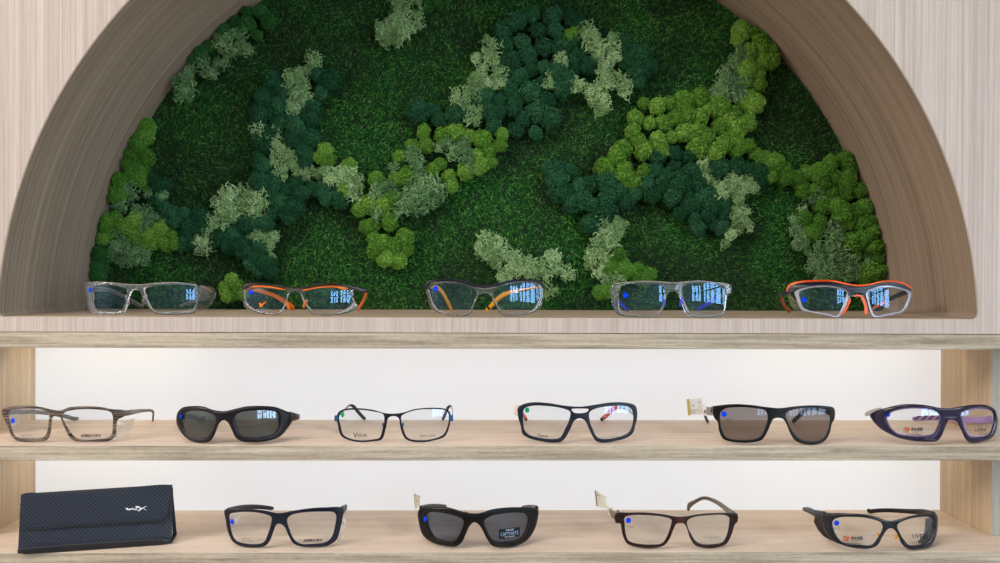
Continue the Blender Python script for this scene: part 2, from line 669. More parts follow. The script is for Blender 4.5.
LK = 1.0
area('ceiling_lamp', (-2.9, -1.7, RZ - 0.03), (-1.6, -1.1, 0), 1.2, 1.4, 140 * LK, (1.0, 0.91, 0.83))
area('ceiling_lamp', (-0.7, -1.1, RZ - 0.03), (-0.7, -1.1, 0), 1.5, 0.6, 16 * LK, (1.0, 0.94, 0.9))
# warm strips under the boards, behind their front edge
for z in (Z_TOPB, Z_MIDB):
    for x, w in ((X_LE + 0.12, 0.2), (X_RI - 0.15, 0.26)):
        area('strip_lamp', (x, 0.105, z - 0.003), (x, 0.150, z - 0.05), w, 0.012, 0.05, (1.0, 0.82, 0.48))
    area('strip_lamp', (CX, 0.105, z - 0.003), (CX, 0.150, z - 0.07), 0.7, 0.01, 0.04, (1.0, 0.88, 0.66))
wd = bpy.data.worlds.new('world')
SC.world = wd
wd.use_nodes = True
wd.node_tree.nodes['Background'].inputs[0].default_value = (0.8, 0.88, 1.0, 1)
wd.node_tree.nodes['Background'].inputs[1].default_value = 0.4
SC.view_settings.view_transform = 'Standard'
SC.view_settings.look = 'None'
SC.view_settings.exposure = 0.22
SC.view_settings.gamma = 1.0
SC.view_settings.use_curve_mapping = False
SC.cycles.transparent_max_bounces = 24
SC.cycles.max_bounces = 10
SC.cycles.transmission_bounces = 8

# ------------------------------------------------------------------ the moss wall


def moss_carpet():
    n = 165000
    R = RO - 0.003
    xs = rng.uniform(-R, R, n * 3)
    zs = rng.uniform(Z_LEDGE - CZ + 0.001, R, n * 3)
    ok = xs * xs + zs * zs < R * R
    xs, zs = xs[ok][:n], zs[ok][:n]
    n = len(xs)
    flow = 1.2 * np.sin(xs * 23 + 3 * np.sin(zs * 17)) + 1.3 * np.cos(zs * 19 + 2 * np.sin(xs * 13))
    th_ = flow + rng.normal(0, 1.0, n)
    ln = rng.uniform(0.0035, 0.0082, n)
    lift = rng.uniform(0.25, 0.95, n)
    wd_ = rng.uniform(0.00025, 0.00055, n)
    dx, dz = np.cos(th_), np.sin(th_)
    b = np.stack([xs, np.full(n, Y_MOSS + 0.010) - rng.uniform(0, 0.003, n), zs], 1)
    t = np.stack([dx * np.sqrt(1 - lift ** 2), -lift, dz * np.sqrt(1 - lift ** 2)], 1)
    sd = np.stack([-dz, np.zeros(n), dx], 1) * wd_[:, None]
    droop = np.stack([dx, np.zeros(n), dz - 0.25], 1)
    mid = b + t * (ln * 0.55)[:, None]
    tip = mid + (t * 0.35 + droop * 0.4) * (ln * 0.6)[:, None]
    V = np.empty((n, 5, 3))
    V[:, 0], V[:, 1] = b - sd, b + sd
    V[:, 2], V[:, 3] = mid + sd * 0.85, mid - sd * 0.85
    V[:, 4] = tip
    rr = np.hypot(V[..., 0], V[..., 2])
    k = np.minimum(1, (RO - 0.001) / np.maximum(rr, 1e-6))
    V[..., 0] *= k
    V[..., 2] *= k
    V[..., 2] = np.maximum(V[..., 2], Z_LEDGE - CZ + 0.0006)
    me = bpy.data.meshes.new('moss_carpet')
    base = (np.arange(n) * 5)[:, None]
    me.vertices.add(n * 5)
    me.vertices.foreach_set('co', V.reshape(-1).astype(np.float32))
    quads = base + np.array([[0, 1, 2, 3]])
    trs = base + np.array([[3, 2, 4]])
    me.loops.add(n * 7)
    idx = np.concatenate([quads.reshape(-1), trs.reshape(-1)]).astype(np.int32)
    me.loops.foreach_set('vertex_index', idx)
    me.polygons.add(n * 2)
    st = np.concatenate([np.arange(n) * 4, n * 4 + np.arange(n) * 3]).astype(np.int32)
    me.polygons.foreach_set('loop_start', st)
    me.polygons.foreach_set('loop_total', np.concatenate([np.full(n, 4), np.full(n, 3)]).astype(np.int32))
    me.update(calc_edges=True)
    me.validate()
    o = link('moss_carpet', me, carpet_mat('flat_green_moss'))
    o.location = (CX, 0, CZ)
    tag(o, 'dark green grassy flat moss covering the back of the arched niche', 'moss', kind='stuff')
    return o


moss_carpet()

ICO = None


def ico(sub):
    bm = bmesh.new()
    bmesh.ops.create_icosphere(bm, subdivisions=sub, radius=1)
    bm.verts.index_update()
    v = np.array([x.co[:] for x in bm.verts])
    f = [[q.index for q in fc.verts] for fc in bm.faces]
    bm.free()
    return v, f


ICO1 = ico(1)
ICO3 = ico(3)


def puff_mesh(seed, mat, name):
    """cauliflower-like cushion of reindeer moss, unit radius, facing -Y"""
    r = np.random.default_rng(seed)
    v, f = ICO3
    V = [v * (0.86 + 0.05 * np.sin(7 * v[:, [0]] + seed) * np.cos(6 * v[:, [2]] + 2 * seed))]
    Fs = [list(x) for x in f]
    off = len(v)
    iv, if_ = ICO1
    n = 300
    k = np.arange(n)
    ph = k * 2.399963 + r.uniform(0, 6)
    y = 1 - 1.55 * (k + 0.5) / n
    q = np.sqrt(1 - y * y)
    d = np.stack([q * np.cos(ph), -y, q * np.sin(ph)], 1) + r.normal(0, 0.05, (n, 3))
    d /= np.linalg.norm(d, axis=1)[:, None]
    lump = 0.94 + 0.10 * np.sin(5 * d[:, 0] + seed) * np.cos(4.5 * d[:, 2] + 1.7 * seed) + r.normal(0, 0.055, n)
    s = r.uniform(0.07, 0.135, n)
    for i in range(n):
        V.append(iv * s[i] * r.uniform(0.7, 1.3, 3) + d[i] * lump[i])
        Fs += [[a + off for a in t] for t in if_]
        off += len(iv)
    V = np.concatenate(V)
    V[:, 1] *= 1.1
    me = bpy.data.meshes.new(name)
    me.from_pydata(V.tolist(), [], Fs)
    me.polygons.foreach_set('use_smooth', [True] * len(me.polygons))
    me.materials.append(mat)
    return me


def sprig_mesh(seed, mat, name):
    """tangle of thin forking lichen strands, unit radius, facing -Y"""
    r = np.random.default_rng(seed)
    V, Fs = [], []

    def strand(p, d, segs, w, depth):
        prev = None
        for i in range(segs + 1):
            t = d / np.linalg.norm(d)
            a = np.cross(t, [0.3, 0.5, 0.81])
            a /= np.linalg.norm(a)
            b = np.cross(t, a)
            ww = w * (1 - 0.45 * i / segs)
            base = len(V)
            for k in range(3):
                an = k * 2.0944
                V.append(p + (a * math.cos(an) + b * math.sin(an)) * ww)
            if prev is not None:
                for k in range(3):
                    Fs.append((prev + k, prev + (k + 1) % 3, base + (k + 1) % 3, base + k))
            prev = base
            if i == segs:
                Fs.append((base, base + 1, base + 2))
                break
            p = p + t * 0.2
            out = p / (np.linalg.norm(p) + 1e-6)
            lim = -0.5 * out if np.linalg.norm(p) > 0.95 else 0.12 * out
            d = t + r.normal(0, 0.55, 3) + lim
            if depth < 2 and r.random() < 0.4:
                strand(p, d + r.normal(0, 0.9, 3), max(2, segs - 2), w * 0.85, depth + 1)
    for _ in range(30):
        a = r.uniform(0, 6.283)
        q = r.uniform(0, 0.75)
        p = np.array([q * math.cos(a), r.uniform(-0.35, 0.1), q * math.sin(a)])
        d = np.array([math.cos(a) * 0.5, -1.0, math.sin(a) * 0.5]) + r.normal(0, 0.5, 3)
        strand(p, d, 5, 0.07, 0)
    V = np.array(V)
    V[:, 1] *= 0.8
    me = bpy.data.meshes.new(name)
    me.from_pydata(V.tolist(), [], Fs)
    me.polygons.foreach_set('use_smooth', [True] * len(me.polygons))
    me.materials.append(mat)
    return me


TONES = {
    'teal': ((36, 80, 50), (60, 108, 74)),
    'lime': ((90, 136, 46), (142, 176, 80)),
    'leaf': ((74, 122, 42), (112, 154, 62)),
    'deep': ((40, 86, 38), (62, 108, 52)),
    'pale': ((148, 188, 122), (210, 230, 180)),
    'sage': ((112, 156, 100), (178, 208, 152)),
}
PROTO = {}
for tn, (a, b_) in TONES.items():
    m = moss('moss_' + tn, a, b_)
    PROTO[tn] = [puff_mesh(11 * i + 3, m, 'puff') for i in range(4)]
    if tn in ('pale', 'sage'):
        PROTO[tn + '_sprig'] = [sprig_mesh(17 * i + 5, m, 'sprig') for i in range(5)]

ZA, ZB, ZC, ZD, ZE, ZF = (80, 0), (80, 140), (320, 0), (320, 140), (540, 0), (540, 140)


def px_of(reg, u, v):
    s = 2.446 if reg == (720, 120) else 3.571
    return reg[0] + u / s, reg[1] + v / s


ZG = (720, 120)
COUNT = {'puff': 0}


def clump(name, tone, label, spots, rad=9.5, sprig=False, depth=0.0):
    """one cushion of moss: spots = [(region, [(u, v), ...]), ...]"""
    pts = [px_of(rg, u, v) for rg, l in spots for u, v in l]
    c = P(sum(p[0] for p in pts) / len(pts), sum(p[1] for p in pts) / len(pts), Y_MOSS)
    root = empty(name, c, label, 'moss', 'moss cushions on the green wall')
    kinds = PROTO[tone + ('_sprig' if sprig else '')]
    for i, (x, y) in enumerate(pts):
        w = P(x, y, Y_MOSS - 0.002 - depth - random.uniform(0, 0.006))
        # keep inside the liner and above the ledge
        r_ = rad * (0.9 if sprig else 0.8) * PX * 1.23 * random.uniform(0.75, 1.25)
        q = math.hypot(w.x - CX, w.z - CZ)
        lim = RO - r_ * 0.95
        if q > lim:
            w.x, w.z = CX + (w.x - CX) * lim / q, CZ + (w.z - CZ) * lim / q
        w.z = max(w.z, Z_LEDGE + r_ * 0.9)
        me = random.choice(kinds)
        o = bpy.data.objects.new('sprig' if sprig else 'puff', me)
        COL.objects.link(o)
        o.parent = root
        o.location = w - c
        o.rotation_euler = (random.uniform(-0.35, 0.35), random.uniform(0, 6.28), random.uniform(-0.35, 0.35))
        o.scale = (r_ * random.uniform(0.9, 1.15), r_ * random.uniform(0.75, 1.0), r_ * random.uniform(0.9, 1.15))
        COUNT['puff'] += 1
    return root


M = 'moss_cushion'
L = 'lichen_cushion'
clump(M, 'deep', 'mid green moss cushion high on the left beside the liner, above the grey-green lichen',
      [(ZA, [(545, 62), (598, 45), (645, 45), (672, 78), (500, 85), (632, 125), (565, 95), (430, 185), (405, 215), (455, 165), (600, 85)])], 9)
clump(L, 'sage', 'grey-green lichen trailing down beside the upper left liner',
      [(ZA, [(480, 125), (505, 160), (570, 130), (592, 180), (540, 200), (500, 235), (470, 262), (440, 235), (400, 262), (372, 295), (370, 340), (575, 160), (530, 165), (395, 320)])], 9, True)
clump(M, 'leaf', 'column of mid green moss puffs along the left liner edge',
      [(ZA, [(230, 445), (212, 480), (200, 520)]), (ZB, [(205, 15), (180, 45), (240, 65), (212, 100), (222, 145), (165, 80), (190, 120), (120, 165), (110, 205), (130, 140), (140, 190), (75, 310), (105, 340), (130, 275), (105, 290), (80, 350)])], 9.5)
clump(L, 'pale', 'pale lichen stripe resting on teal moss in the upper left',
      [(ZA, [(835, 215), (820, 250), (790, 268), (752, 272), (800, 308), (770, 340), (808, 360), (760, 388), (745, 320), (785, 390), (800, 335)])], 8, True)
clump(M, 'teal', 'dark teal moss in the upper left, around a pale lichen stripe',
      [(ZA, [(690, 290), (850, 270), (892, 290), (660, 350), (700, 380), (862, 330), (830, 380), (715, 440), (770, 450), (650, 405), (820, 420), (755, 500), (820, 500), (800, 540), (640, 510), (720, 330), (680, 480)])], 11)
clump(L, 'pale', 'pale lichen patch in the left half above the large teal moss bank',
      [(ZA, [(645, 470), (670, 500), (700, 530), (690, 490)]), (ZB, [(690, 15), (720, 40), (750, 60), (740, 90), (700, 75), (720, 115), (690, 50), (765, 80), (715, 140), (735, 20)])], 8, True)
clump(M, 'lime', 'single lime green moss puff left of centre above a pale lichen string', [(ZB, [(868, 45), (880, 70), (852, 62)])], 8)
clump(M, 'teal', 'small dark teal moss bank between the left liner moss and a big pale lichen',
      [(ZB, [(265, 145), (292, 165), (300, 240), (272, 220), (330, 262), (370, 262), (402, 300), (432, 280), (380, 335), (402, 368), (440, 310), (370, 370), (340, 290)])], 10)
clump(L, 'sage', 'grey-green lichen sitting on the upper left liner-side moss bank',
      [(ZB, [(150, 230), (190, 205), (200, 250), (250, 185), (292, 195), (272, 225), (185, 180), (240, 265)])], 8, True)
clump(L, 'sage', 'small grey-green lichen just above the lime moss at far left',
      [(ZB, [(282, 272), (318, 290), (240, 302), (220, 328), (260, 285), (335, 285)])], 7, True)
clump(M, 'lime', 'lime green moss bank low at far left',
      [(ZB, [(200, 288), (170, 310), (245, 335), (290, 318), (330, 342), (310, 372), (258, 370), (220, 365), (285, 350), (340, 370), (190, 335)])], 10)
clump(L, 'sage', 'round grey-green lichen low at far left under the lime moss',
      [(ZB, [(150, 350), (130, 388), (178, 380), (210, 400), (160, 425), (232, 412), (195, 425), (150, 375), (115, 410), (215, 375)])], 9.5, True)
clump(M, 'deep', 'small dark green moss at the foot of the left liner',
      [(ZB, [(52, 400), (45, 445), (48, 480), (65, 425)])], 9)
clump(L, 'pale', 'large pale lichen arching over teal moss in the lower left',
      [(ZB, [(540, 205), (600, 200), (640, 195), (650, 240), (590, 250), (532, 250), (500, 285), (480, 315), (450, 352), (560, 280), (575, 225), (620, 225), (515, 225), (440, 375), (625, 265)])], 10, True)
clump(M, 'teal', 'dark teal moss under the arching pale lichen in the lower left',
      [(ZB, [(620, 295), (590, 305), (660, 300), (505, 352), (550, 342), (610, 378), (645, 380), (590, 400), (610, 440), (660, 440), (680, 470), (640, 465), (530, 370), (570, 375), (625, 420)])], 10.5)
clump(L, 'pale', 'thin pale lichen string hanging beside teal moss in the lower left',
      [(ZB, [(592, 330), (640, 335), (690, 345), (672, 380), (680, 412), (615, 340), (665, 350)])], 6.5, True)
clump(M, 'teal', 'large dark teal moss bank left of centre, behind the pale lichen patch',
      [(ZB, [(640, 60), (655, 95), (640, 125), (640, 152), (690, 155), (740, 180), (790, 192), (770, 160), (830, 175), (870, 180), (882, 212), (930, 220), (805, 85), (815, 55), (690, 190), (720, 225), (690, 265), (745, 270), (760, 245), (920, 195), (660, 25), (640, 0)])], 11)
clump(L, 'pale', 'pale lichen string linking the lime puff to the middle moss bank',
      [(ZB, [(785, 108), (815, 118), (850, 122), (880, 108), (912, 122), (890, 145), (930, 115), (800, 125)])], 6.5, True)
clump(M, 'lime', 'small lime green moss bump on the ledge between first and second top glasses',
      [(ZB, [(540, 500), (520, 530), (562, 530), (545, 555), (525, 555), (580, 550)])], 10)
clump(L, 'pale', 'pale lichen hanging at the top edge left of centre',
      [(ZC, [(280, 25), (320, 15), (360, 20), (345, 60), (300, 60), (350, 85), (300, 105), (250, 110), (240, 140), (225, 120), (280, 140), (320, 110), (270, 80)])], 9, True)
clump(M, 'deep', 'olive green moss tuft at the top edge beside the hanging pale lichen', [(ZC, [(385, 20), (420, 12), (450, 5)])], 8)
clump(L, 'pale', 'tall pale lichen on the left side of the large upper teal bank',
      [(ZC, [(592, 145), (618, 170), (620, 220), (640, 265), (638, 300), (595, 300), (560, 330), (562, 395), (545, 420), (525, 380), (495, 350), (530, 330), (560, 285), (560, 210), (580, 250), (600, 200)])], 8, True, 0.006)
clump(M, 'teal', 'largest dark teal moss bank in the upper middle of the wall',
      [(ZC, [(650, 110), (700, 75), (755, 55), (830, 60), (900, 70), (930, 90), (660, 160), (720, 150), (780, 110), (840, 110), (680, 220), (740, 200), (800, 170), (670, 250), (715, 275), (755, 250), (800, 240), (640, 360), (700, 350), (750, 330), (590, 340), (600, 400), (640, 400), (620, 450), (560, 375), (530, 412), (480, 412), (405, 400), (350, 400), (430, 430), (725, 425), (775, 400), (700, 465), (820, 422), (770, 475), (805, 360), (862, 320), (905, 210), (930, 200), (960, 235), (880, 290), (680, 310), (790, 300), (860, 170), (850, 260), (690, 390), (910, 150)])], 11.5)
clump(L, 'pale', 'narrow pale lichen strip on the right of the largest teal bank',
      [(ZC, [(860, 200), (850, 230), (832, 265), (815, 300), (870, 225), (840, 285)])], 6.5, True, 0.006)
clump(M, 'lime', 'small yellow-green moss ball at the top of the upper right lichen', [(ZC, [(885, 120), (905, 112), (895, 140)])], 7)
clump(L, 'pale', 'big branching pale lichen right of the largest teal bank',
      [(ZE, [(160, 100), (170, 150), (200, 150), (252, 140), (210, 190), (262, 180), (240, 240), (222, 260), (230, 300), (190, 330), (250, 300), (290, 285), (308, 318), (190, 360), (232, 360), (225, 400), (220, 215), (245, 270), (180, 130), (230, 165), (130, 300), (150, 310), (265, 210)])], 8, True, 0.004)
clump(M, 'teal', 'dark teal moss puffs at the right tip of the upper bank',
      [(ZE, [(300, 150), (362, 200), (312, 220), (342, 260), (372, 260), (390, 235), (350, 290), (285, 190), (330, 185), (90, 290), (130, 240), (170, 240)])], 10.5)
clump(M, 'lime', 'long lime green moss bank in the middle of the wall, left of centre',
      [(ZD, [(20, 40), (30, 70), (88, 175), (200, 140), (285, 60), (310, 125), (275, 140), (380, 20), (430, 85), (460, 130), (400, 110), (470, 165), (520, 110), (570, 90), (600, 45), (640, 20), (580, 25), (140, 250), (180, 230), (230, 230), (240, 275), (175, 310), (250, 300), (190, 350), (222, 370), (262, 380), (300, 350), (312, 392), (230, 420), (280, 430), (200, 390), (262, 210), (105, 95), (610, 80), (560, 60)]),
       (ZC, [(370, 470), (440, 485), (530, 490), (580, 500), (650, 480), (330, 520), (480, 470)])], 10)
clump(L, 'pale', 'pale green lichen at the left end of the long lime bank',
      [(ZD, [(100, 150), (130, 170), (122, 200), (90, 128), (20, 110), (45, 130), (110, 120), (140, 145)])], 8.5, True, 0.004)
clump(L, 'sage', 'grey-green lichen across the middle of the long lime bank',
      [(ZD, [(340, 70), (360, 90), (330, 50), (262, 100), (220, 160), (250, 165), (240, 190), (200, 190), (210, 270)])], 7.5, True, 0.006)
clump(L, 'sage', 'wide grey-green lichen on the lower flank of the long lime bank',
      [(ZD, [(350, 140), (370, 170), (332, 200), (400, 190), (425, 200), (350, 230), (312, 240), (290, 260), (385, 220), (340, 170), (410, 165), (310, 210)])], 9, True, 0.004)
clump(L, 'sage', 'grey-green lichen near the right end of the long lime bank',
      [(ZD, [(450, 15), (500, 30), (530, 60), (470, 40), (545, 95), (515, 10), (430, 30)])], 8, True, 0.006)
clump(L, 'pale', 'spreading pale lichen low in the centre above the dark topped glasses',
      [(ZD, [(600, 360), (640, 380), (580, 410), (620, 420), (670, 420), (690, 460), (660, 480), (750, 440), (790, 450), (830, 430), (850, 460), (880, 475), (770, 480), (720, 470), (600, 390), (640, 440), (820, 480), (690, 420), (650, 405), (570, 385), (760, 470), (820, 540), (830, 420)])], 8.5, True)
clump(M, 'teal', 'dark teal moss bank right of centre beside the big lime bank',
      [(ZF, [(60, 110), (100, 110), (100, 180), (110, 225), (180, 160), (240, 150), (250, 195), (180, 230), (302, 220), (235, 245), (180, 300), (340, 190), (35, 100), (65, 190), (150, 210), (215, 130), (270, 180), (140, 165), (200, 265), (60, 140)])], 11)
clump(L, 'pale', 'tall pale lichen standing on the ledge side, right of centre',
      [(ZF, [(220, 280), (262, 290), (290, 300), (220, 330), (250, 330), (262, 370), (202, 370), (190, 410), (230, 410), (182, 440), (210, 460), (235, 490), (272, 490), (262, 515), (280, 330), (220, 350), (215, 390), (240, 460)])], 8.5, True)
clump(M, 'leaf', 'leaf green moss behind the clear blue-tipped glasses on the ledge',
      [(ZF, [(280, 410), (250, 450), (292, 450), (320, 470), (350, 460), (390, 480), (345, 490), (215, 545), (245, 540), (300, 480), (370, 495)])], 9.5)
clump(M, 'lime', 'largest lime green moss bank right of centre',
      [(ZE, [(370, 370), (420, 380), (460, 370), (512, 360), (570, 350), (600, 390), (640, 380), (690, 400), (722, 430), (740, 440), (340, 420), (390, 440), (440, 440), (470, 490), (420, 500), (520, 470), (560, 470), (592, 490), (640, 450), (330, 470), (290, 530), (370, 530), (430, 540), (560, 530), (622, 540), (660, 490), (700, 500), (740, 520), (530, 410), (490, 420), (350, 500), (660, 430), (700, 460), (570, 420)]),
       (ZF, [(300, 30), (370, 40), (230, 100), (300, 100), (330, 150), (370, 110), (300, 140), (560, 20), (620, 50), (700, 40), (275, 60), (290, 125), (650, 20)])], 10.5)
clump(M, 'lime', 'lime green moss climbing the upper right beside the brown liner',
      [(ZE, [(720, 110), (760, 120), (800, 130), (832, 170), (790, 180), (750, 220), (772, 260), (740, 250), (820, 215), (782, 300), (750, 340), (725, 295), (762, 372), (705, 140), (740, 180), (800, 220), (730, 370)])], 10)
clump(L, 'sage', 'grey-green lichen on the left flank of the upper right lime moss',
      [(ZE, [(720, 180), (740, 200), (690, 240), (660, 270), (650, 300), (640, 330), (682, 340), (705, 300), (712, 345), (680, 310), (700, 210), (625, 335), (660, 345)])], 8.5, True)
clump(M, 'leaf', 'string of leaf green moss puffs reaching right below the largest lime bank',
      [(ZF, [(770, 50), (800, 70), (832, 80), (820, 130), (870, 105), (890, 130), (852, 90), (950, 120), (940, 180), (990, 120), (970, 180), (870, 140), (800, 105), (920, 140)])], 10)
clump(M, 'teal', 'broad dark teal moss bank under the largest lime bank',
      [(ZF, [(420, 60), (480, 50), (530, 60), (410, 110), (480, 100), (540, 110), (430, 170), (500, 150), (560, 150), (400, 195), (470, 200), (530, 230), (580, 200), (622, 190), (500, 260), (552, 280), (600, 270), (640, 240), (562, 312), (620, 300), (650, 312), (660, 220), (660, 270), (640, 100), (700, 100), (740, 110), (780, 120), (790, 145), (450, 130), (560, 230), (520, 190), (380, 160), (620, 110), (610, 235)])], 11.5)
clump(L, 'pale', 'long pale lichen cascade down the right of the broad teal bank',
      [(ZF, [(585, 80), (590, 110), (592, 140), (612, 150), (640, 165), (652, 185), (690, 170), (700, 140), (740, 150), (762, 170), (702, 210), (720, 240), (692, 270), (720, 290), (700, 320), (682, 340), (660, 370), (715, 190), (725, 265), (735, 170), (700, 240), (735, 310), (680, 150)])], 7.5, True, 0.006)
clump(M, 'leaf', 'tall leaf green moss bank along the right liner',
      [(ZG, [(270, 105), (310, 95), (328, 112), (280, 140), (250, 150), (310, 150), (272, 180), (302, 185), (340, 170), (282, 210), (250, 210), (205, 240), (225, 275), (242, 250), (330, 225), (360, 210), (340, 250), (312, 250), (380, 270), (350, 290), (372, 310), (322, 300), (388, 335), (362, 370), (390, 370), (332, 330), (300, 230), (370, 245), (250, 125), (350, 380), (230, 175)])], 11)
clump(L, 'sage', 'thin grey-green lichen on the left edge of the right liner moss',
      [(ZG, [(240, 180), (212, 195), (200, 215), (188, 240), (192, 280), (190, 305), (210, 320), (225, 185), (182, 260), (200, 300)])], 8, True)
clump(L, 'sage', 'broad grey-green lichen above the orange glasses at the right end',
      [(ZG, [(270, 270), (290, 290), (260, 300), (240, 330), (230, 360), (262, 340), (292, 330), (312, 350), (330, 370), (282, 370), (250, 380), (345, 350), (285, 255), (275, 315), (310, 375), (235, 345)])], 9.5, True, 0.003)

# ------------------------------------------------------------------ glasses
CLEAR = clear_mat('clear_acetate', (0.90, 0.93, 1.0))
CLEAR_SH = clear_mat('clear_side_shield', (0.95, 0.96, 0.97), 0.05, 0.85)
LENS = lens_mat('clear_lens', (0.975, 0.985, 0.98), (0.36, 0.64, 1.0), 1.5, 1.1)
LENS_G = lens_mat('grey_green_mirror_lens', (0.11, 0.11, 0.095), (0.7, 0.85, 1.0), 1.75, 1.3)
LENS_B = lens_mat('brown_grey_lens', (0.30, 0.26, 0.25), (0.6, 0.78, 1.0), 1.5, 0.6)
LENS_D = lens_mat('grey_lens', (0.20, 0.22, 0.29), (0.6, 0.8, 1.0), 1.6, 1.2)
BLUE_DOT = plain('blue_sticker', (0, 66, 236), 0.6, spec=0.08)
GREEN_DOT = plain('green_sticker', (2, 150, 88), 0.6, spec=0.1)
INK = plain('dark_ink', (30, 26, 34), 0.6)
INK_SOFT = plain('soft_ink', (112, 98, 88), 0.6)
INK_MID = plain('grey_ink', (70, 60, 56), 0.6)
WHITE_INK = plain('white_ink', (226, 228, 232), 0.5)
RED_INK = plain('red_ink', (214, 74, 26), 0.5)
BLACK = plain('black_plastic', (7, 7, 9), 0.36, spec=0.3)
SATIN = plain('satin_black_plastic', (10, 10, 13), 0.4, spec=0.35)
RUBBER = plain('black_rubber', (24, 24, 26), 0.7)
NAVY = plain('navy_matte_plastic', (15, 19, 36), 0.42, spec=0.35)
INKBLUE = plain('blue_black_plastic', (18, 24, 40), 0.4, spec=0.4)
GLOSSNAVY = plain('glossy_navy_plastic', (3, 11, 30), 0.12, spec=0.5, coat=0.3)
PURPLE = plain('glossy_dark_purple_plastic', (24, 10, 50), 0.12, spec=0.5, coat=0.3)
PLUM = plain('satin_black_purple_plastic', (12, 8, 20), 0.33, spec=0.35)
LILAC = plain('lilac_rubber', (166, 128, 190), 0.5)
BROWNTOP = plain('dark_brown_plastic', (40, 24, 24), 0.28)
ORANGE = plain('orange_rubber', (238, 118, 20), 0.45)
ORANGERED = plain('bright_orange_rubber', (240, 96, 28), 0.4)
YELLOW = plain('amber_yellow_rubber', (244, 172, 24), 0.45)
SLATE = plain('slate_grey_plastic', (46, 48, 60), 0.4)
ROYAL = plain('royal_blue_rubber', (26, 64, 214), 0.45)
WIRE = plain('dark_blue_metal', (14, 12, 30), 0.3, 0.2)
STEELBLUE = plain('steel_blue_metal', (36, 104, 150), 0.3, 0.5)
SILVER = plain('silver_metal', (200, 202, 206), 0.25, 0.9)
RED = plain('coral_red_plastic', (222, 68, 52), 0.4)
PEARL = plain('white_pearl_plastic', (224, 216, 204), 0.4)
GREYP = plain('light_grey_plastic', (168, 168, 168), 0.4)
TORT = plain('dark_tortoise_plastic', (36, 11, 12), 0.2, spec=0.45)
TAUPE = plain('taupe_plastic', (110, 98, 86), 0.35)
STRIPE = striped('brown_layered_acetate', (30, 25, 26), (138, 116, 98), 800.0, 'Z', 0.25)
STRIPE_G = striped('grey_layered_acetate', (92, 92, 94), (150, 140, 128), 800.0, 'Z', 0.3)
PAPER = plain('white_tag_paper', (232, 230, 226), 0.7)
PAPER_C = plain('cream_tag_paper', (228, 224, 206), 0.7)
GOLD = plain('gold_tag_edge', (206, 178, 84), 0.5)
COPPER = plain('copper_tag_edge', (168, 130, 110), 0.5)
GUNMETAL = plain('brushed_badge_metal', (150, 152, 148), 0.35, 0.6)


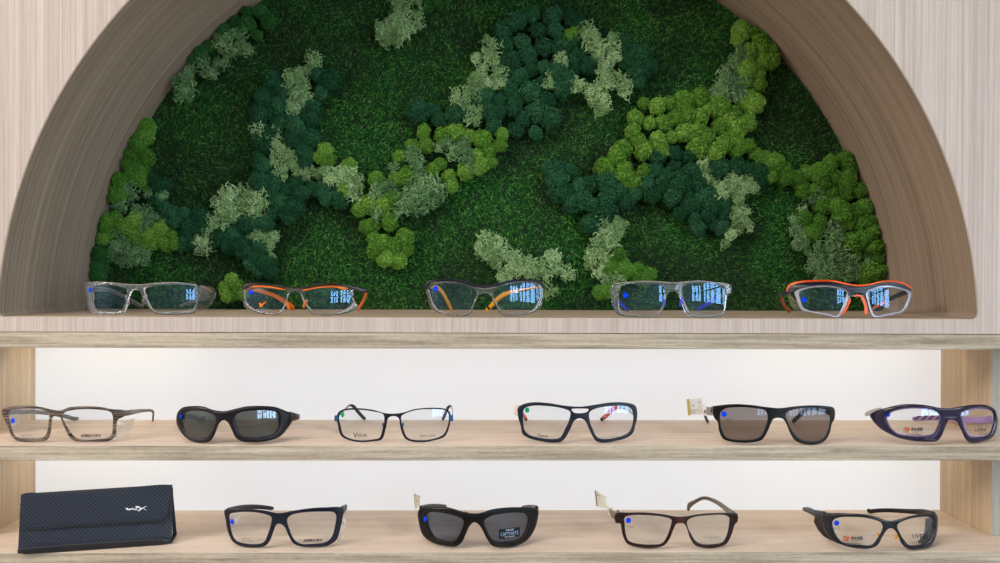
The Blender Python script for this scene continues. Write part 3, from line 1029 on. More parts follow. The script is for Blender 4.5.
class Glasses:
    def __init__(g, name, label, cat, o, zf, outer, holes, mat, R=180, Rv=500, half=2.0, bev=7, s=6.25, Yb=None,
                 lens=LENS, dome=3.0, group='eyewear on the shelves', front='front_frame', grow=4, extra_holes=(), lens_name='lens', rot=0.0):
        g.o, g.s, g.zf = o, s, zf
        g.k = PX * 1000 / s
        us = [p[0] for p in outer]
        g.uc, g.umin, g.umax = (min(us) + max(us)) / 2, min(us), max(us)
        vs = [p[1] for p in outer]
        g.vc = (min(vs) + max(vs)) / 2
        low = max(outer, key=lambda p: p[1])
        g.R, g.Rv, g.rot = R, Rv, rot
        g.dv = 0.0
        px, py = o[0] + low[0] / s, o[1] + low[1] / s
        if Yb is None:
            g.Yb = max(on_floor(px, py, zf).y - 0.45 * half * MM, half * MM * 0.6)
        else:
            g.Yb = Yb
        # nudge so that the lowest point really stands on the board
        z = P(px, py, g.Yb).z
        d = (P(px, py, g.Yb).z - P(px, py + 1, g.Yb).z)
        g.dv = (z - zf) / d * s
        g.low = low
        g.root = empty(name, P(o[0] + g.uc / s, o[1] + (low[1] + g.dv) / s, g.Yb), label, cat, group)
        g.root.location.z = zf
        g.outer, g.holes = outer, holes
        g.hc = []
        for h in holes:
            a, b = [p[0] for p in h], [p[1] for p in h]
            g.hc.append(((min(a) + max(a)) / 2, (min(b) + max(b)) / 2, (max(a) - min(a)) / 2, (max(b) - min(b)) / 2))
        g.dome, g.half = dome, half
        oc = closed_spline(outer)
        hc = [closed_spline(h) for h in list(holes) + list(extra_holes)]
        v, f = plate_2d(oc, hc, bev, half, lambda u, v_, w: g.pt(u, v_, w))
        mz = min(p.z for p in v)
        g.dz = zf - mz + 0.0001
        part(front, v, f, mat, g.root, sharp=50)
        g.lensparts = []
        if lens is not None:
            for i, h in enumerate(holes):
                g.lensparts.append(g.add_lens(i, h, lens, grow, lens_name))
        g.root.location.z += g.dz

    # -- mapping from the traced outline to the real curved front
    def Y(g, u, v):
        def q(a, b):
            return ((a - g.uc) * g.k) ** 2 / (2 * g.R) + ((b - g.vc) * g.k) ** 2 / (2 * g.Rv) + g.rot * (a - g.uc) * g.k
        return g.Yb + (q(u, v) - q(g.low[0], g.low[1])) * MM

    def pt(g, u, v, w):
        return P(g.o[0] + u / g.s, g.o[1] + (v + g.dv) / g.s, g.Y(u, v) + w * MM)

    def deep(g, u, v, mm):
        uu = min(max(u, g.umin), g.umax)
        return P(g.o[0] + u / g.s, g.o[1] + (v + g.dv) / g.s, g.Yh + mm * MM)

    def fix(g):
        """root was raised by dz; part() subtracts the root, so world points follow"""
        return Vector((0, 0, g.dz))

    def add(g, name, v, f, mat, smooth=True, sharp=None, root=None):
        dz = g.fix()
        return part(name, [Vector(p) + dz for p in v], f, mat, root or g.root, smooth, sharp)

    # -- lens
    def lw(g, i, u, v):
        cu, cv, ru, rv = g.hc[i]
        r2 = ((u - cu) / ru) ** 2 * 0.7 + ((v - cv) / rv) ** 2 * 0.3
        return 0.4 - g.dome * (1 - r2)

    def add_lens(g, i, h, mat, grow, name):
        lp = closed_spline(h, 8)
        if area2(lp) < 0:
            lp = lp[::-1]
        lp = inset(lp, -grow)
        cu, cv = g.hc[i][:2]
        n = len(lp)
        verts, faces = [], []
        th = 0.75
        rings = (1.0, 0.86, 0.7, 0.52, 0.34, 0.17)
        for side in (-th, th):
            for r in rings:
                for p in lp:
                    u, v = cu + (p.x - cu) * r, cv + (p.y - cv) * r
                    verts.append(g.pt(u, v, g.lw(i, u, v) + side))
            verts.append(g.pt(cu, cv, g.lw(i, cu, cv) + side))
        m = len(rings) * n + 1
        for sd in (0, 1):
            b = sd * m
            for r in range(len(rings) - 1):
                for k in range(n):
                    j = (k + 1) % n
                    faces.append((b + r * n + k, b + r * n + j, b + (r + 1) * n + j, b + (r + 1) * n + k))
            for k in range(n):
                faces.append((b + (len(rings) - 1) * n + k, b + (len(rings) - 1) * n + (k + 1) % n, b + m - 1))
        for k in range(n):
            j = (k + 1) % n
            faces.append((k, j, m + j, m + k))
        return part(name, verts, faces, mat, g.root, sharp=40)

    # -- arms
    def temple(g, pts, h, t, mat, name='temple', tip=None, tip_mat=None, ns=12, floor=True):
        """pts: (u, v, mm behind the hinge); h: heights, t: thickness in mm"""
        u0 = min(max(pts[0][0], g.umin), g.umax)
        g.Yh = g.Y(u0, pts[0][1])
        if not isinstance(h, (list, tuple)):
            h = [h] * len(pts)
        if not isinstance(t, (list, tuple)):
            t = [t] * len(pts)
        path = []
        for (u, v, mm), hh, tt in zip(pts, h, t):
            p = g.deep(u, v, mm)
            path.append((p.x, p.y, p.z, hh * 0.5 * MM, tt * 0.5 * MM))
        path = path_spline(path)
        lo = g.zf - g.dz
        out = []
        for p in path:
            z = p[2]
            if floor:
                z = max(z, lo + p[3] * 1.02 + 0.0002)
            out.append((p[0], p[1], z, p[3], p[4]))
        ob = None
        if tip:
            k = int(len(out) * (1 - tip))
            v, f = sweep(out[:k + 1], ns)
            ob = g.add(name, v, f, mat, sharp=60)
            tp = [list(x) for x in out[k:]]
            for x in tp:
                x[4] *= 1.12
            v, f = sweep(tp, ns)
            v = [Vector(x) + g.fix() for x in v]
            b = Vector(g.root.location)
            me = mesh('temple_tip', [x - b for x in v], f)
            link('temple_tip', me, tip_mat, ob)
        else:
            v, f = sweep(out, ns)
            ob = g.add(name, v, f, mat, sharp=60)
        return ob

    def plate(g, name, pts, mm_thick, mat, root=None, round_=True, step=6):
        """flat piece with its own thickness; pts (u, v, mm behind the front surface)"""
        W = []
        for (u, v, mm) in pts:
            uu = min(max(u, g.umin), g.umax)
            W.append(P(g.o[0] + u / g.s, g.o[1] + (v + g.dv) / g.s, g.Y(uu, v) + mm * MM))
        lo = g.zf - g.dz + 0.0003
        W = [Vector((p.x, p.y, max(p.z, lo))) for p in W]
        nrm = Vector((0, 0, 0))
        for i in range(len(W)):
            nrm += W[i - 1].cross(W[i])
        nrm.normalize()
        c = sum(W, Vector()) / len(W)
        n = len(W)
        h = nrm * mm_thick * 0.5 * MM
        verts = [p + h for p in W] + [p - h for p in W] + [c + h, c - h]
        faces = []
        for i in range(n):
            j = (i + 1) % n
            faces += [(i, j, 2 * n), (n + j, n + i, 2 * n + 1), (i, n + i, n + j, j)]
        return g.add(name, verts, faces, mat, smooth=False, root=root)

    def flat(g, name, outer, mat, w=-0.3, half=0.8, bev=3, holes=(), smooth=True, spline=True, parent=None):
        """raised piece following the curved front"""
        oc = closed_spline(outer, 5) if spline else [Vector(p) for p in outer]
        hc = [closed_spline(h, 5) for h in holes]
        v, f = plate_2d(oc, hc, bev, half, lambda u, v_, ww: g.pt(u, v_, ww + w))
        return g.add(name, v, f, mat, sharp=50)

    def on_lens(g, i, u, v, off):
        return g.pt(u, v, g.lw(i, u, v) - 0.75 - off)

    def decal(g, name, i, poly, mat, off=0.25, parent=True):
        """thin sticker or print lying on lens i"""
        n = len(poly)
        cu, cv = sum(p[0] for p in poly) / n, sum(p[1] for p in poly) / n
        v = [g.on_lens(i, a, b, off) for a, b in poly] + [g.on_lens(i, a, b, 0.04) for a, b in poly]
        v += [g.on_lens(i, cu, cv, off)]
        f = [(k, (k + 1) % n, 2 * n) for k in range(n)] + [(k, n + k, n + (k + 1) % n, (k + 1) % n) for k in range(n)]
        v = [Vector(x) + g.fix() - Vector(g.root.location) for x in v]
        return link(name, mesh(name, v, f, False), mat, g.lensparts[i] if parent else g.root)

    def dot(g, i, u, v, ru, rv=None, mat=BLUE_DOT):
        rv = rv or ru
        return g.decal('round_sticker', i, [(u + ru * math.cos(a * math.pi / 12), v + rv * math.sin(a * math.pi / 12)) for a in range(24)], mat)

    def text(g, i, body, u, v, w, h, mat=INK, shear=0.0, rise=0.0, name='lens_print', off=0.2, bold=0.0):
        cu = bpy.data.curves.new('print', 'FONT')
        cu.body = body
        cu.shear = shear
        cu.offset = bold
        cu.resolution_u = 2
        ob = bpy.data.objects.new('print', cu)
        COL.objects.link(ob)
        dg = bpy.context.evaluated_depsgraph_get()
        me = bpy.data.meshes.new_from_object(ob.evaluated_get(dg))
        bpy.data.objects.remove(ob)
        xs = [q.co.x for q in me.vertices]
        ys = [q.co.y for q in me.vertices]
        x0, x1, y0, y1 = min(xs), max(xs), min(ys), max(ys)
        b = Vector(g.root.location)
        for q in me.vertices:
            fx = (q.co.x - x0) / (x1 - x0) - 0.5
            fy = (q.co.y - y0) / (y1 - y0) - 0.5
            q.co = g.on_lens(i, u + fx * w, v - fy * h + rise * fx * w, off) + g.fix() - b
        me.materials.clear()
        me.name = name
        return link(name, me, mat, g.lensparts[i])

    def pad(g, u, v, mm, ru, rv, rd, mat, tilt=0.0, name='nose_pad'):
        iv, if_ = ico(2)
        c = P(g.o[0] + u / g.s, g.o[1] + (v + g.dv) / g.s, g.Y(u, v) + mm * MM)
        ca, sa = math.cos(tilt), math.sin(tilt)
        V = []
        for x, y, z in iv:
            a, b = x * ru, z * rv
            V.append(c + Vector((a * ca - b * sa, y * rd, a * sa + b * ca)) * MM)
        lo = g.zf - g.dz + 0.0002 - min(p.z for p in V)
        if lo > 0:
            V = [p + Vector((0, 0, lo)) for p in V]
        return g.add(name, V, if_, mat)


# ================================================================== top row, on the niche ledge
TOP = Z_LEDGE
# 1 clear rectangular
g = Glasses('safety_glasses', 'clear rectangular glasses with thin clear arms on the niche ledge', 'glasses', (70, 260), TOP,
            [(95, 155), (130, 143), (200, 141), (300, 149), (400, 158), (470, 156), (540, 148), (640, 144), (740, 152), (792, 163), (800, 200), (797, 305), (780, 338), (700, 348), (600, 350), (535, 342), (505, 322), (478, 285), (452, 235), (438, 205), (415, 192), (392, 202), (376, 240), (360, 300), (342, 335), (310, 345), (220, 346), (140, 343), (113, 325), (102, 250)],
            [[(152, 178), (200, 163), (300, 169), (352, 185), (358, 210), (344, 280), (330, 315), (300, 328), (200, 326), (168, 318), (154, 285), (148, 225)],
             [(472, 188), (520, 170), (620, 161), (720, 161), (770, 170), (778, 200), (776, 300), (740, 320), (640, 328), (555, 326), (522, 312), (492, 260), (476, 220)]],
            CLEAR, R=190, half=2.2, bev=9, Yb=0.034)
g.temple([(120, 190, 4), (200, 188, 25), (265, 200, 55), (345, 238, 95), (430, 288, 122), (458, 302, 130)], [7, 6, 5, 5, 5.5, 5], 2.6, CLEAR)
tr_ = g.temple([(806, 215, 2), (842, 215, 14), (868, 217, 30), (840, 235, 60), (760, 265, 95), (690, 295, 122)], [21, 18, 8, 5, 5, 5], 2.6, CLEAR)
g.plate('side_shield', [(805, 165, 1), (862, 168, 14), (900, 188, 27), (913, 215, 30), (905, 245, 28), (880, 285, 22), (850, 312, 12), (806, 320, 1)], 1.2, CLEAR_SH)
g.plate('side_shield', [(98, 165, 0.5), (118, 168, 10), (150, 182, 26), (152, 250, 26), (125, 318, 10), (106, 325, 0.5)], 1.2, CLEAR_SH)
g.flat('round_sticker', [(127 + 10 * math.cos(a), 192 + 16 * math.sin(a)) for a in [i * 0.5236 for i in range(12)]], BLUE_DOT, w=-2.6, half=0.3, bev=1)
for s_, (a, b) in enumerate((((368, 215), (352, 300)), ((450, 215), (482, 300)))):
    g.pad((a[0] + b[0]) / 2, (a[1] + b[1]) / 2, 4, 2.4, 7.5, 2.5, CLEAR, 0.2 if s_ == 0 else -0.35)

# 2 brown brow bar, orange arms
g = Glasses('safety_glasses', 'clear lower rimmed glasses with dark brown brow and orange arms on the moss niche ledge', 'glasses', (230, 260), TOP,
            [(78, 180), (95, 165), (160, 158), (240, 160), (320, 170), (400, 185), (480, 172), (560, 162), (650, 158), (740, 170), (775, 185), (772, 240), (790, 275), (803, 292), (785, 315), (720, 338), (640, 349), (560, 349), (520, 342), (488, 315), (458, 265), (438, 218), (415, 204), (380, 205), (362, 240), (346, 290), (325, 330), (300, 344), (230, 345), (180, 338), (130, 318), (92, 292), (82, 240)],
            [[(108, 198), (150, 184), (220, 180), (300, 184), (350, 196), (358, 215), (342, 275), (320, 315), (290, 329), (225, 329), (185, 321), (140, 300), (110, 272), (103, 235)],
             [(452, 206), (520, 184), (600, 177), (680, 178), (735, 190), (750, 220), (765, 268), (735, 300), (680, 325), (600, 337), (530, 330), (495, 295), (465, 245)]],
            CLEAR, R=130, half=2.2, bev=8, Yb=0.036)
g.flat('brow_bar', [(75, 182), (82, 158), (130, 147), (220, 149), (300, 158), (360, 172), (415, 176), (480, 166), (560, 152), (650, 147), (740, 159), (800, 173), (862, 192), (856, 207), (800, 196), (740, 178), (650, 163), (560, 168), (480, 184), (415, 191), (350, 187), (290, 174), (220, 164), (140, 164), (98, 186)], BROWNTOP, w=-1.2, half=2.6, bev=4)
g.flat('brow_underlay', [(135, 165), (220, 163), (290, 172), (348, 186), (330, 190), (270, 180), (210, 173), (140, 172)], ORANGE, w=-0.8, half=2.2, bev=2)
g.flat('brow_underlay', [(448, 188), (500, 177), (570, 167), (650, 162), (738, 178), (728, 190), (650, 174), (570, 177), (510, 186), (455, 196)], ORANGE, w=-0.8, half=2.2, bev=2)
g.temple([(95, 178, 5), (150, 188, 18), (200, 200, 40), (270, 222, 75), (330, 255, 100), (375, 285, 116), (398, 308, 125)], [4, 5, 5, 5.4, 6, 6.5, 7], [3.2, 3.2, 3, 3, 3.2, 3.6, 4], ORANGE, tip=None)
g.temple([(845, 196, 2), (850, 208, 14), (838, 250, 50), (815, 290, 85), (800, 318, 108)], [3, 4, 5, 5, 4], [3.4, 3.4, 3.0, 3, 3], ORANGE)
g.dot(0, 131, 205, 14)
g.decal('lens_print', 0, [(180, 272), (190, 268), (198, 284), (232, 255), (196, 299), (186, 297)], ORANGE)
g.pad(362, 285, 4, 2.2, 6.0, 2.4, ORANGE, 0.3)
g.pad(470, 275, 4, 2.2, 6.0, 2.4, ORANGE, -0.4)

# 3 black brow, yellow arms
g = Glasses('safety_glasses', 'smoky clear glasses with a black brow and amber yellow arms, niche ledge', 'glasses', (410, 260), TOP,
            [(100, 172), (125, 150), (190, 138), (260, 138), (340, 148), (405, 170), (465, 180), (530, 170), (610, 148), (690, 138), (780, 142), (828, 160), (840, 185), (836, 225), (826, 285), (800, 318), (770, 336), (700, 349), (640, 354), (590, 354), (560, 338), (528, 280), (502, 226), (468, 213), (432, 226), (402, 288), (380, 336), (352, 355), (250, 353), (185, 337), (130, 305), (110, 240)],
            [[(126, 182), (160, 158), (250, 151), (330, 161), (398, 185), (418, 206), (400, 260), (372, 322), (340, 342), (250, 340), (190, 322), (150, 280), (132, 230)],
             [(520, 206), (552, 176), (622, 154), (720, 149), (782, 160), (804, 190), (800, 250), (772, 306), (730, 328), (640, 342), (592, 340), (556, 300), (532, 250)]],
            clear_mat('smoky_clear_acetate', (0.80, 0.81, 0.88), 0.08, 0.2), R=140, half=2.4, bev=8, Yb=0.020)
g.flat('brow_bar', [(88, 182), (92, 155), (112, 138), (160, 126), (250, 124), (335, 133), (405, 155), (468, 163), (535, 154), (615, 134), (700, 124), (790, 129), (832, 148), (847, 186), (832, 182), (815, 158), (780, 144), (700, 139), (620, 148), (540, 171), (468, 181), (400, 173), (330, 150), (250, 139), (170, 141), (125, 156), (104, 186)], NAVY, w=-1.0, half=2.6, bev=4)
g.temple([(130, 172, 4), (170, 178, 20), (200, 203, 55), (232, 258, 95), (252, 300, 118), (262, 318, 126)], [3.4, 4.6, 5.0, 5.0, 4.8, 4.4], [3.2, 3.2, 3.2, 3.4, 3.4, 3.2], YELLOW)
t_ = g.temple([(812, 172, 4), (740, 184, 18), (670, 196, 36), (600, 216, 68), (545, 252, 98), (500, 300, 122), (478, 318, 130)], [3.4, 2.2, 3.6, 5.4, 6, 6, 5], [3, 2.4, 3, 3.4, 3.6, 3.8, 3.6], YELLOW)
g.pad(490, 304, 116, 1.6, 3.0, 1.0, BLACK, 0.7, 'tip_inlay')
g.plate('hinge_piece', [(652, 178, 26), (678, 178, 26), (678, 212, 26), (652, 212, 26)], 3.4, CLEAR)
g.dot(0, 160, 183, 16)

# 4 clear with blue tips
g = Glasses('safety_glasses', 'clear squared glasses with royal blue nose pads and arm tips on the niche ledge', 'glasses', (590, 260), TOP,
            [(130, 168), (150, 150), (260, 135), (350, 130), (430, 133), (510, 140), (600, 135), (690, 129), (760, 137), (878, 155), (886, 180), (882, 212), (858, 226), (848, 290), (834, 338), (800, 354), (640, 356), (602, 338), (575, 290), (553, 220), (530, 196), (502, 196), (482, 222), (462, 298), (432, 338), (390, 354), (210, 352), (165, 335), (142, 290), (130, 225)],
            [[(186, 175), (230, 155), (350, 150), (440, 156), (466, 178), (466, 220), (446, 298), (412, 336), (300, 342), (218, 334), (188, 300), (180, 225)],
             [(576, 178), (602, 157), (690, 147), (798, 157), (840, 180), (845, 230), (832, 315), (800, 337), (655, 341), (618, 315), (592, 260)]],
            CLEAR, R=210, half=2.3, bev=9, Yb=0.013)
g.temple([(150, 180, 3), (150, 205, 30), (168, 240, 70), (190, 272, 98), (240, 318, 126)], [8, 6, 5, 4.5, 4], 2.8, CLEAR, tip=0.42, tip_mat=ROYAL)
g.temple([(872, 185, 3), (842, 212, 32), (795, 238, 66), (740, 272, 96), (668, 314, 128)], [8, 6, 5, 5, 4], 2.8, CLEAR, tip=0.5, tip_mat=ROYAL)
g.dot(0, 222, 222, 16.5)
g.pad(463, 262, 3, 2.0, 6.6, 2.2, ROYAL, 0.25)
g.pad(570, 262, 3, 2.0, 6.6, 2.2, ROYAL, -0.3)

# 5 orange and slate
g = Glasses('safety_glasses', 'slate grey and bright orange wrap glasses with silvery rims on the niche ledge', 'glasses', (770, 260), TOP,
            [(150, 196), (185, 172), (250, 160), (330, 154), (440, 165), (495, 188), (502, 215), (520, 216), (580, 216), (598, 200), (640, 172), (720, 155), (800, 164), (868, 185), (884, 202), (872, 265), (842, 318), (785, 340), (720, 350), (655, 361), (632, 345), (612, 285), (600, 240), (580, 226), (520, 226), (500, 236), (482, 285), (452, 340), (422, 361), (340, 346), (260, 330), (200, 316), (180, 290), (160, 232)],
            [[(184, 204), (230, 181), (330, 169), (430, 179), (478, 200), (475, 228), (440, 316), (418, 344), (350, 331), (245, 314), (208, 295), (190, 250)],
             [(616, 202), (650, 184), (720, 173), (798, 181), (848, 196), (864, 218), (850, 268), (820, 313), (770, 327), (658, 344), (642, 320), (623, 260)]],
            plain('silver_clear_rim', (176, 176, 190), 0.2, 0.25), R=110, half=2.2, bev=7, Yb=0.014)
g.flat('brow_bar', [(108, 205), (112, 180), (130, 158), (185, 142), (300, 134), (400, 136), (480, 153), (555, 163), (625, 156), (705, 138), (785, 138), (842, 153), (882, 180), (884, 196), (862, 186), (800, 168), (720, 158), (645, 174), (606, 196), (598, 235), (580, 214), (548, 208), (520, 214), (502, 236), (500, 200), (490, 188), (430, 168), (330, 157), (230, 168), (180, 182), (150, 200), (128, 212)], SLATE, w=-1.0, half=2.6, bev=4)
g.flat('brow_trim', [(100, 188), (108, 165), (125, 148), (182, 131), (300, 124), (400, 126), (480, 144), (555, 154), (622, 147), (702, 129), (785, 129), (845, 144), (884, 172), (888, 190), (872, 180), (838, 157), (785, 141), (705, 141), (625, 159), (555, 166), (478, 156), (400, 139), (300, 137), (190, 144), (140, 160), (118, 182), (112, 206)], ORANGERED, w=-0.2, half=3.2, bev=3)
g.flat('nose_bridge', [(500, 238), (506, 246), (482, 310), (462, 338), (448, 338), (476, 290)], ORANGERED, w=-0.4, half=2.6, bev=2)
g.flat('nose_bridge', [(568, 228), (586, 230), (604, 268), (612, 330), (596, 342), (586, 330), (590, 296)], ORANGERED, w=-0.4, half=2.6, bev=2)
g.flat('nose_bridge', [(520, 226), (530, 218), (548, 214), (566, 218), (578, 228), (562, 230), (546, 227), (534, 230)], ORANGERED, w=-0.4, half=2.4, bev=1.5)
g.temple([(112, 195, 2), (78, 215, 20), (72, 240, 45), (88, 280, 85), (125, 322, 112)], [6, 6, 5, 5, 5], [3.4, 3.4, 3, 3, 3.4], SLATE, tip=0.6, tip_mat=plain('burnt_orange_rubber', (186, 86, 30), 0.5))
t_ = g.temple([(868, 196, 3), (815, 215, 28), (755, 240, 62), (700, 268, 92), (645, 306, 122)], [6, 6, 6, 5.5, 4], [3.4, 3.4, 3, 3, 3.2], SLATE)
for (a, b, m_) in ((650, 302, 116), (672, 288, 106), (694, 276, 95), (716, 264, 84)):
    g.plate('arm_stripe', [(a, b - 12, m_ - 6), (a + 14, b - 16, m_ - 10), (a + 6, b + 6, m_ - 6), (a - 12, b + 10, m_ - 4)], 1.6, ORANGERED, root=None)
g.dot(0, 213, 248, 16.5)
g.plate('side_shield', [(118, 205, 0), (112, 215, 12), (125, 270, 16), (150, 308, 12), (190, 316, 0), (165, 260, 0)], 1.2, CLEAR_SH)

# ================================================================== middle row
MID = Z_MID
g = Glasses('eyeglasses', 'brown streaked rectangular glasses with a clear side shield on the middle shelf', 'glasses', (0, 390), MID,
            [(13, 128), (60, 110), (130, 100), (200, 102), (280, 115), (335, 128), (380, 130), (430, 112), (520, 105), (620, 109), (700, 123), (782, 134), (780, 165), (738, 190), (728, 220), (722, 288), (692, 318), (560, 326), (462, 320), (430, 292), (398, 230), (372, 172), (348, 160), (328, 180), (322, 230), (312, 290), (292, 318), (250, 323), (110, 321), (72, 292), (48, 230), (22, 182)],
            [[(56, 142), (100, 126), (200, 120), (270, 130), (304, 146), (304, 200), (294, 265), (272, 298), (200, 305), (112, 300), (86, 278), (66, 210)],
             [(388, 164), (412, 141), (500, 125), (620, 128), (688, 140), (704, 165), (704, 220), (699, 278), (680, 298), (600, 311), (502, 311), (466, 294), (430, 248), (402, 200)]],
            STRIPE, R=260, half=2.0, bev=6)
g.temple([(30, 150, 3), (110, 142, 30), (200, 140, 62), (300, 148, 90), (400, 166, 112), (490, 190, 130)], [7, 6.5, 5.5, 5, 5.4, 5], 3, STRIPE_G)
g.temple([(772, 150, 2), (820, 143, 24), (880, 134, 62), (940, 131, 92), (958, 145, 104), (956, 175, 114), (955, 207, 124)], [7, 6.5, 4.6, 3.4, 3, 3, 2.6], [3, 3, 3, 2.8, 2.6, 2.4, 2.2], STRIPE)
g.plate('side_shield', [(730, 205, 1), (760, 195, 12), (838, 178, 36), (834, 215, 34), (826, 245, 30), (790, 282, 16), (724, 303, 1)], 1.0, CLEAR_SH)
g.plate('side_shield', [(48, 160, 1), (80, 152, 14), (125, 158, 30), (112, 230, 26), (92, 256, 16), (62, 230, 2)], 1.0, CLEAR_SH)
g.dot(0, 80, 197, 12, 17)
g.text(1, 'ARMOURX', 568, 289, 134, 19, INK, 0.25, bold=0.035)
g.text(0, 'ARMOURX', 168, 288, 80, 9, INK_SOFT, 0.2)

g = Glasses('sunglasses', 'black plum wraparound sunglasses with grey green mirror lenses on the middle shelf', 'sunglasses', (160, 390), MID,
            [(102, 200), (108, 145), (138, 112), (200, 101), (270, 104), (330, 124), (400, 133), (470, 118), (540, 103), (640, 100), (720, 107), (780, 129), (822, 150), (830, 185), (802, 235), (755, 288), (680, 318), (580, 329), (512, 323), (474, 300), (448, 250), (424, 205), (398, 190), (372, 208), (342, 280), (312, 322), (250, 331), (190, 317), (140, 278), (113, 235)],
            [[(136, 165), (165, 140), (230, 130), (300, 140), (338, 160), (348, 188), (330, 248), (300, 289), (250, 303), (200, 295), (158, 255), (137, 210)],
             [(472, 160), (502, 140), (580, 130), (680, 130), (730, 141), (744, 175), (739, 230), (714, 270), (640, 292), (560, 297), (512, 288), (486, 250), (470, 200)]],
            PLUM, R=85, half=4.0, bev=16, lens=LENS_G, dome=3.2, lens_name='tinted_lens')
g.temple([(800, 165, 1), (845, 166, 16), (866, 168, 34), (850, 175, 70), (790, 195, 105), (740, 225, 128)], [12, 8, 6, 6, 6, 6], [4, 4, 3.5, 3.4, 3.4, 3.4], PLUM)
g.temple([(112, 175, 3), (135, 165, 30), (190, 165, 70), (240, 185, 105), (280, 225, 128)], [12, 8, 6, 6, 6], [4, 4, 3.4, 3.4, 3.4], PLUM)
g.plate('arm_badge', [(834, 160, 9), (846, 157, 14), (862, 160, 23), (850, 172, 19), (838, 174, 11)], 0.8, SILVER)
g.flat('round_sticker', [(128 + 7 * math.cos(a), 165 + 14 * math.sin(a)) for a in [i * 0.5236 for i in range(12)]], BLUE_DOT, w=-4.0, half=0.3, bev=1)

# thin wire frame
g = Glasses('eyeglasses', 'thin dark wire rectangular glasses with steel blue end pieces on the middle shelf', 'glasses', (320, 390), MID,
            [(113, 142), (150, 120), (240, 115), (330, 125), (405, 145), (460, 149), (515, 143), (590, 121), (690, 112), (780, 118), (811, 138), (816, 180), (806, 240), (780, 291), (700, 319), (640, 327), (560, 320), (528, 300), (503, 238), (490, 176), (460, 164), (428, 176), (412, 240), (386, 310), (330, 322), (260, 327), (190, 317), (133, 289), (111, 220), (106, 175)],
            [[(124, 150), (155, 131), (240, 125), (330, 135), (394, 153), (402, 180), (392, 240), (371, 299), (330, 310), (260, 316), (190, 305), (146, 279), (128, 220), (120, 178)],
             [(509, 166), (532, 149), (602, 127), (690, 121), (778, 127), (800, 146), (805, 180), (795, 234), (769, 281), (700, 308), (640, 315), (566, 308), (541, 291), (519, 235)]],
            WIRE, R=260, half=0.9, bev=4.5, grow=2)
for uu, sg in ((103, -1), (821, 1)):
    g.plate('end_piece', [(uu - 10, 160, -0.5), (uu + 10, 157, -0.5), (uu + 12, 192, -0.5), (uu, 198, -0.5), (uu - 12, 192, -0.5)], 2.6, STEELBLUE)
g.temple([(103, 172, 1), (128, 150, 28), (160, 118, 72), (183, 98, 95), (208, 103, 105), (240, 140, 118), (284, 188, 134)], [3, 2.2, 2, 2.4, 4, 4.4, 4.4], [1.4, 1.2, 1.2, 1.6, 3, 3, 3], WIRE, tip=0.46, tip_mat=BLACK)
g.temple([(821, 172, 1), (828, 150, 30), (826, 120, 72), (818, 100, 95), (800, 112, 105), (785, 145, 118), (766, 188, 134)], [3, 2.2, 2, 2.4, 4, 4.4, 4.4], [1.4, 1.2, 1.2, 1.6, 3, 3, 3], STEELBLUE, tip=0.46, tip_mat=BLACK)
g.pad(397, 222, 5, 1.6, 3.4, 1.2, STEELBLUE, 0.3)
g.pad(516, 222, 5, 1.6, 3.4, 1.2, STEELBLUE, -0.3)
g.dot(0, 141, 155, 11, 17, GREEN_DOT)
g.text(0, 'V', 221, 284, 26, 32, INK_MID, 0.0, bold=0.02)
g.text(0, 'ISION', 263, 285, 58, 20, INK_MID, 0.0, bold=0.02)
g.text(0, 'Y YL', 143, 191, 30, 11, INK_SOFT)
g.text(1, 'Demo Lens', 672, 285, 96, 18, plain('maroon_ink', (120, 60, 62), 0.6), 0.2, -0.07)

# double bridge navy
g = Glasses('eyeglasses', 'navy aviator glasses with a double bridge and red inner arms on the middle shelf', 'glasses', (500, 390), MID,
            [(112, 112), (140, 92), (200, 78), (300, 82), (400, 98), (500, 105), (600, 92), (700, 78), (800, 82), (845, 98), (857, 130), (856, 180), (845, 225), (832, 268), (792, 300), (705, 323), (640, 330), (600, 319), (578, 290), (554, 240), (530, 192), (498, 178), (466, 192), (442, 240), (412, 295), (382, 324), (330, 330), (250, 320), (180, 302), (140, 275), (129, 225), (113, 170)],
            [[(150, 122), (190, 102), (300, 102), (398, 118), (438, 138), (434, 180), (404, 250), (374, 298), (330, 307), (250, 299), (180, 279), (154, 250), (146, 180)],
             [(560, 142), (600, 117), (700, 102), (790, 102), (823, 121), (833, 170), (823, 230), (798, 270), (720, 299), (640, 307), (607, 294), (581, 248), (561, 190)]],
            INKBLUE, R=230, half=2.0, bev=6, extra_holes=([(447, 122), (500, 117), (554, 122), (540, 139), (500, 146), (464, 142)],))
g.temple([(122, 130, 1), (100, 125, 14), (96, 128, 40), (112, 140, 78), (140, 150, 100), (168, 188, 128)], [13, 13, 10, 6, 5, 4], [3, 3, 3, 3, 3, 3.2], PEARL, tip=0.4, tip_mat=RED)
g.temple([(845, 140, 2), (815, 122, 30), (775, 108, 62), (735, 104, 82), (700, 125, 98), (660, 165, 118), (634, 186, 132)], [12, 9, 7, 6, 6, 6, 5], [3, 3, 3, 3, 3.4, 3.6, 3.6], GREYP, tip=0.5, tip_mat=RED)
for u_, v_, m_ in ((160, 183, 121), (636, 184, 126)):
    g.pad(u_, v_, m_, 2.3, 2.6, 2.6, BLACK, 0, 'tip_cap')
for u_, v_ in ((722, 122), (700, 138), (676, 146), (660, 166)):
    g.pad(u_, v_, 100 + (722 - u_) * 0.2, 0.9, 0.9, 1.2, PEARL, 0, 'arm_speckle')
g.dot(0, 170, 127, 14, 16, GREEN_DOT)
g.text(0, 'V', 241, 284, 18, 24, INK_MID)
g.text(0, 'ISION', 275, 289, 48, 13, INK_MID, 0, 0.1, bold=0.02)
g.text(1, 'Demo Lens', 714, 291, 56, 8, INK_SOFT, 0.2, -0.08)

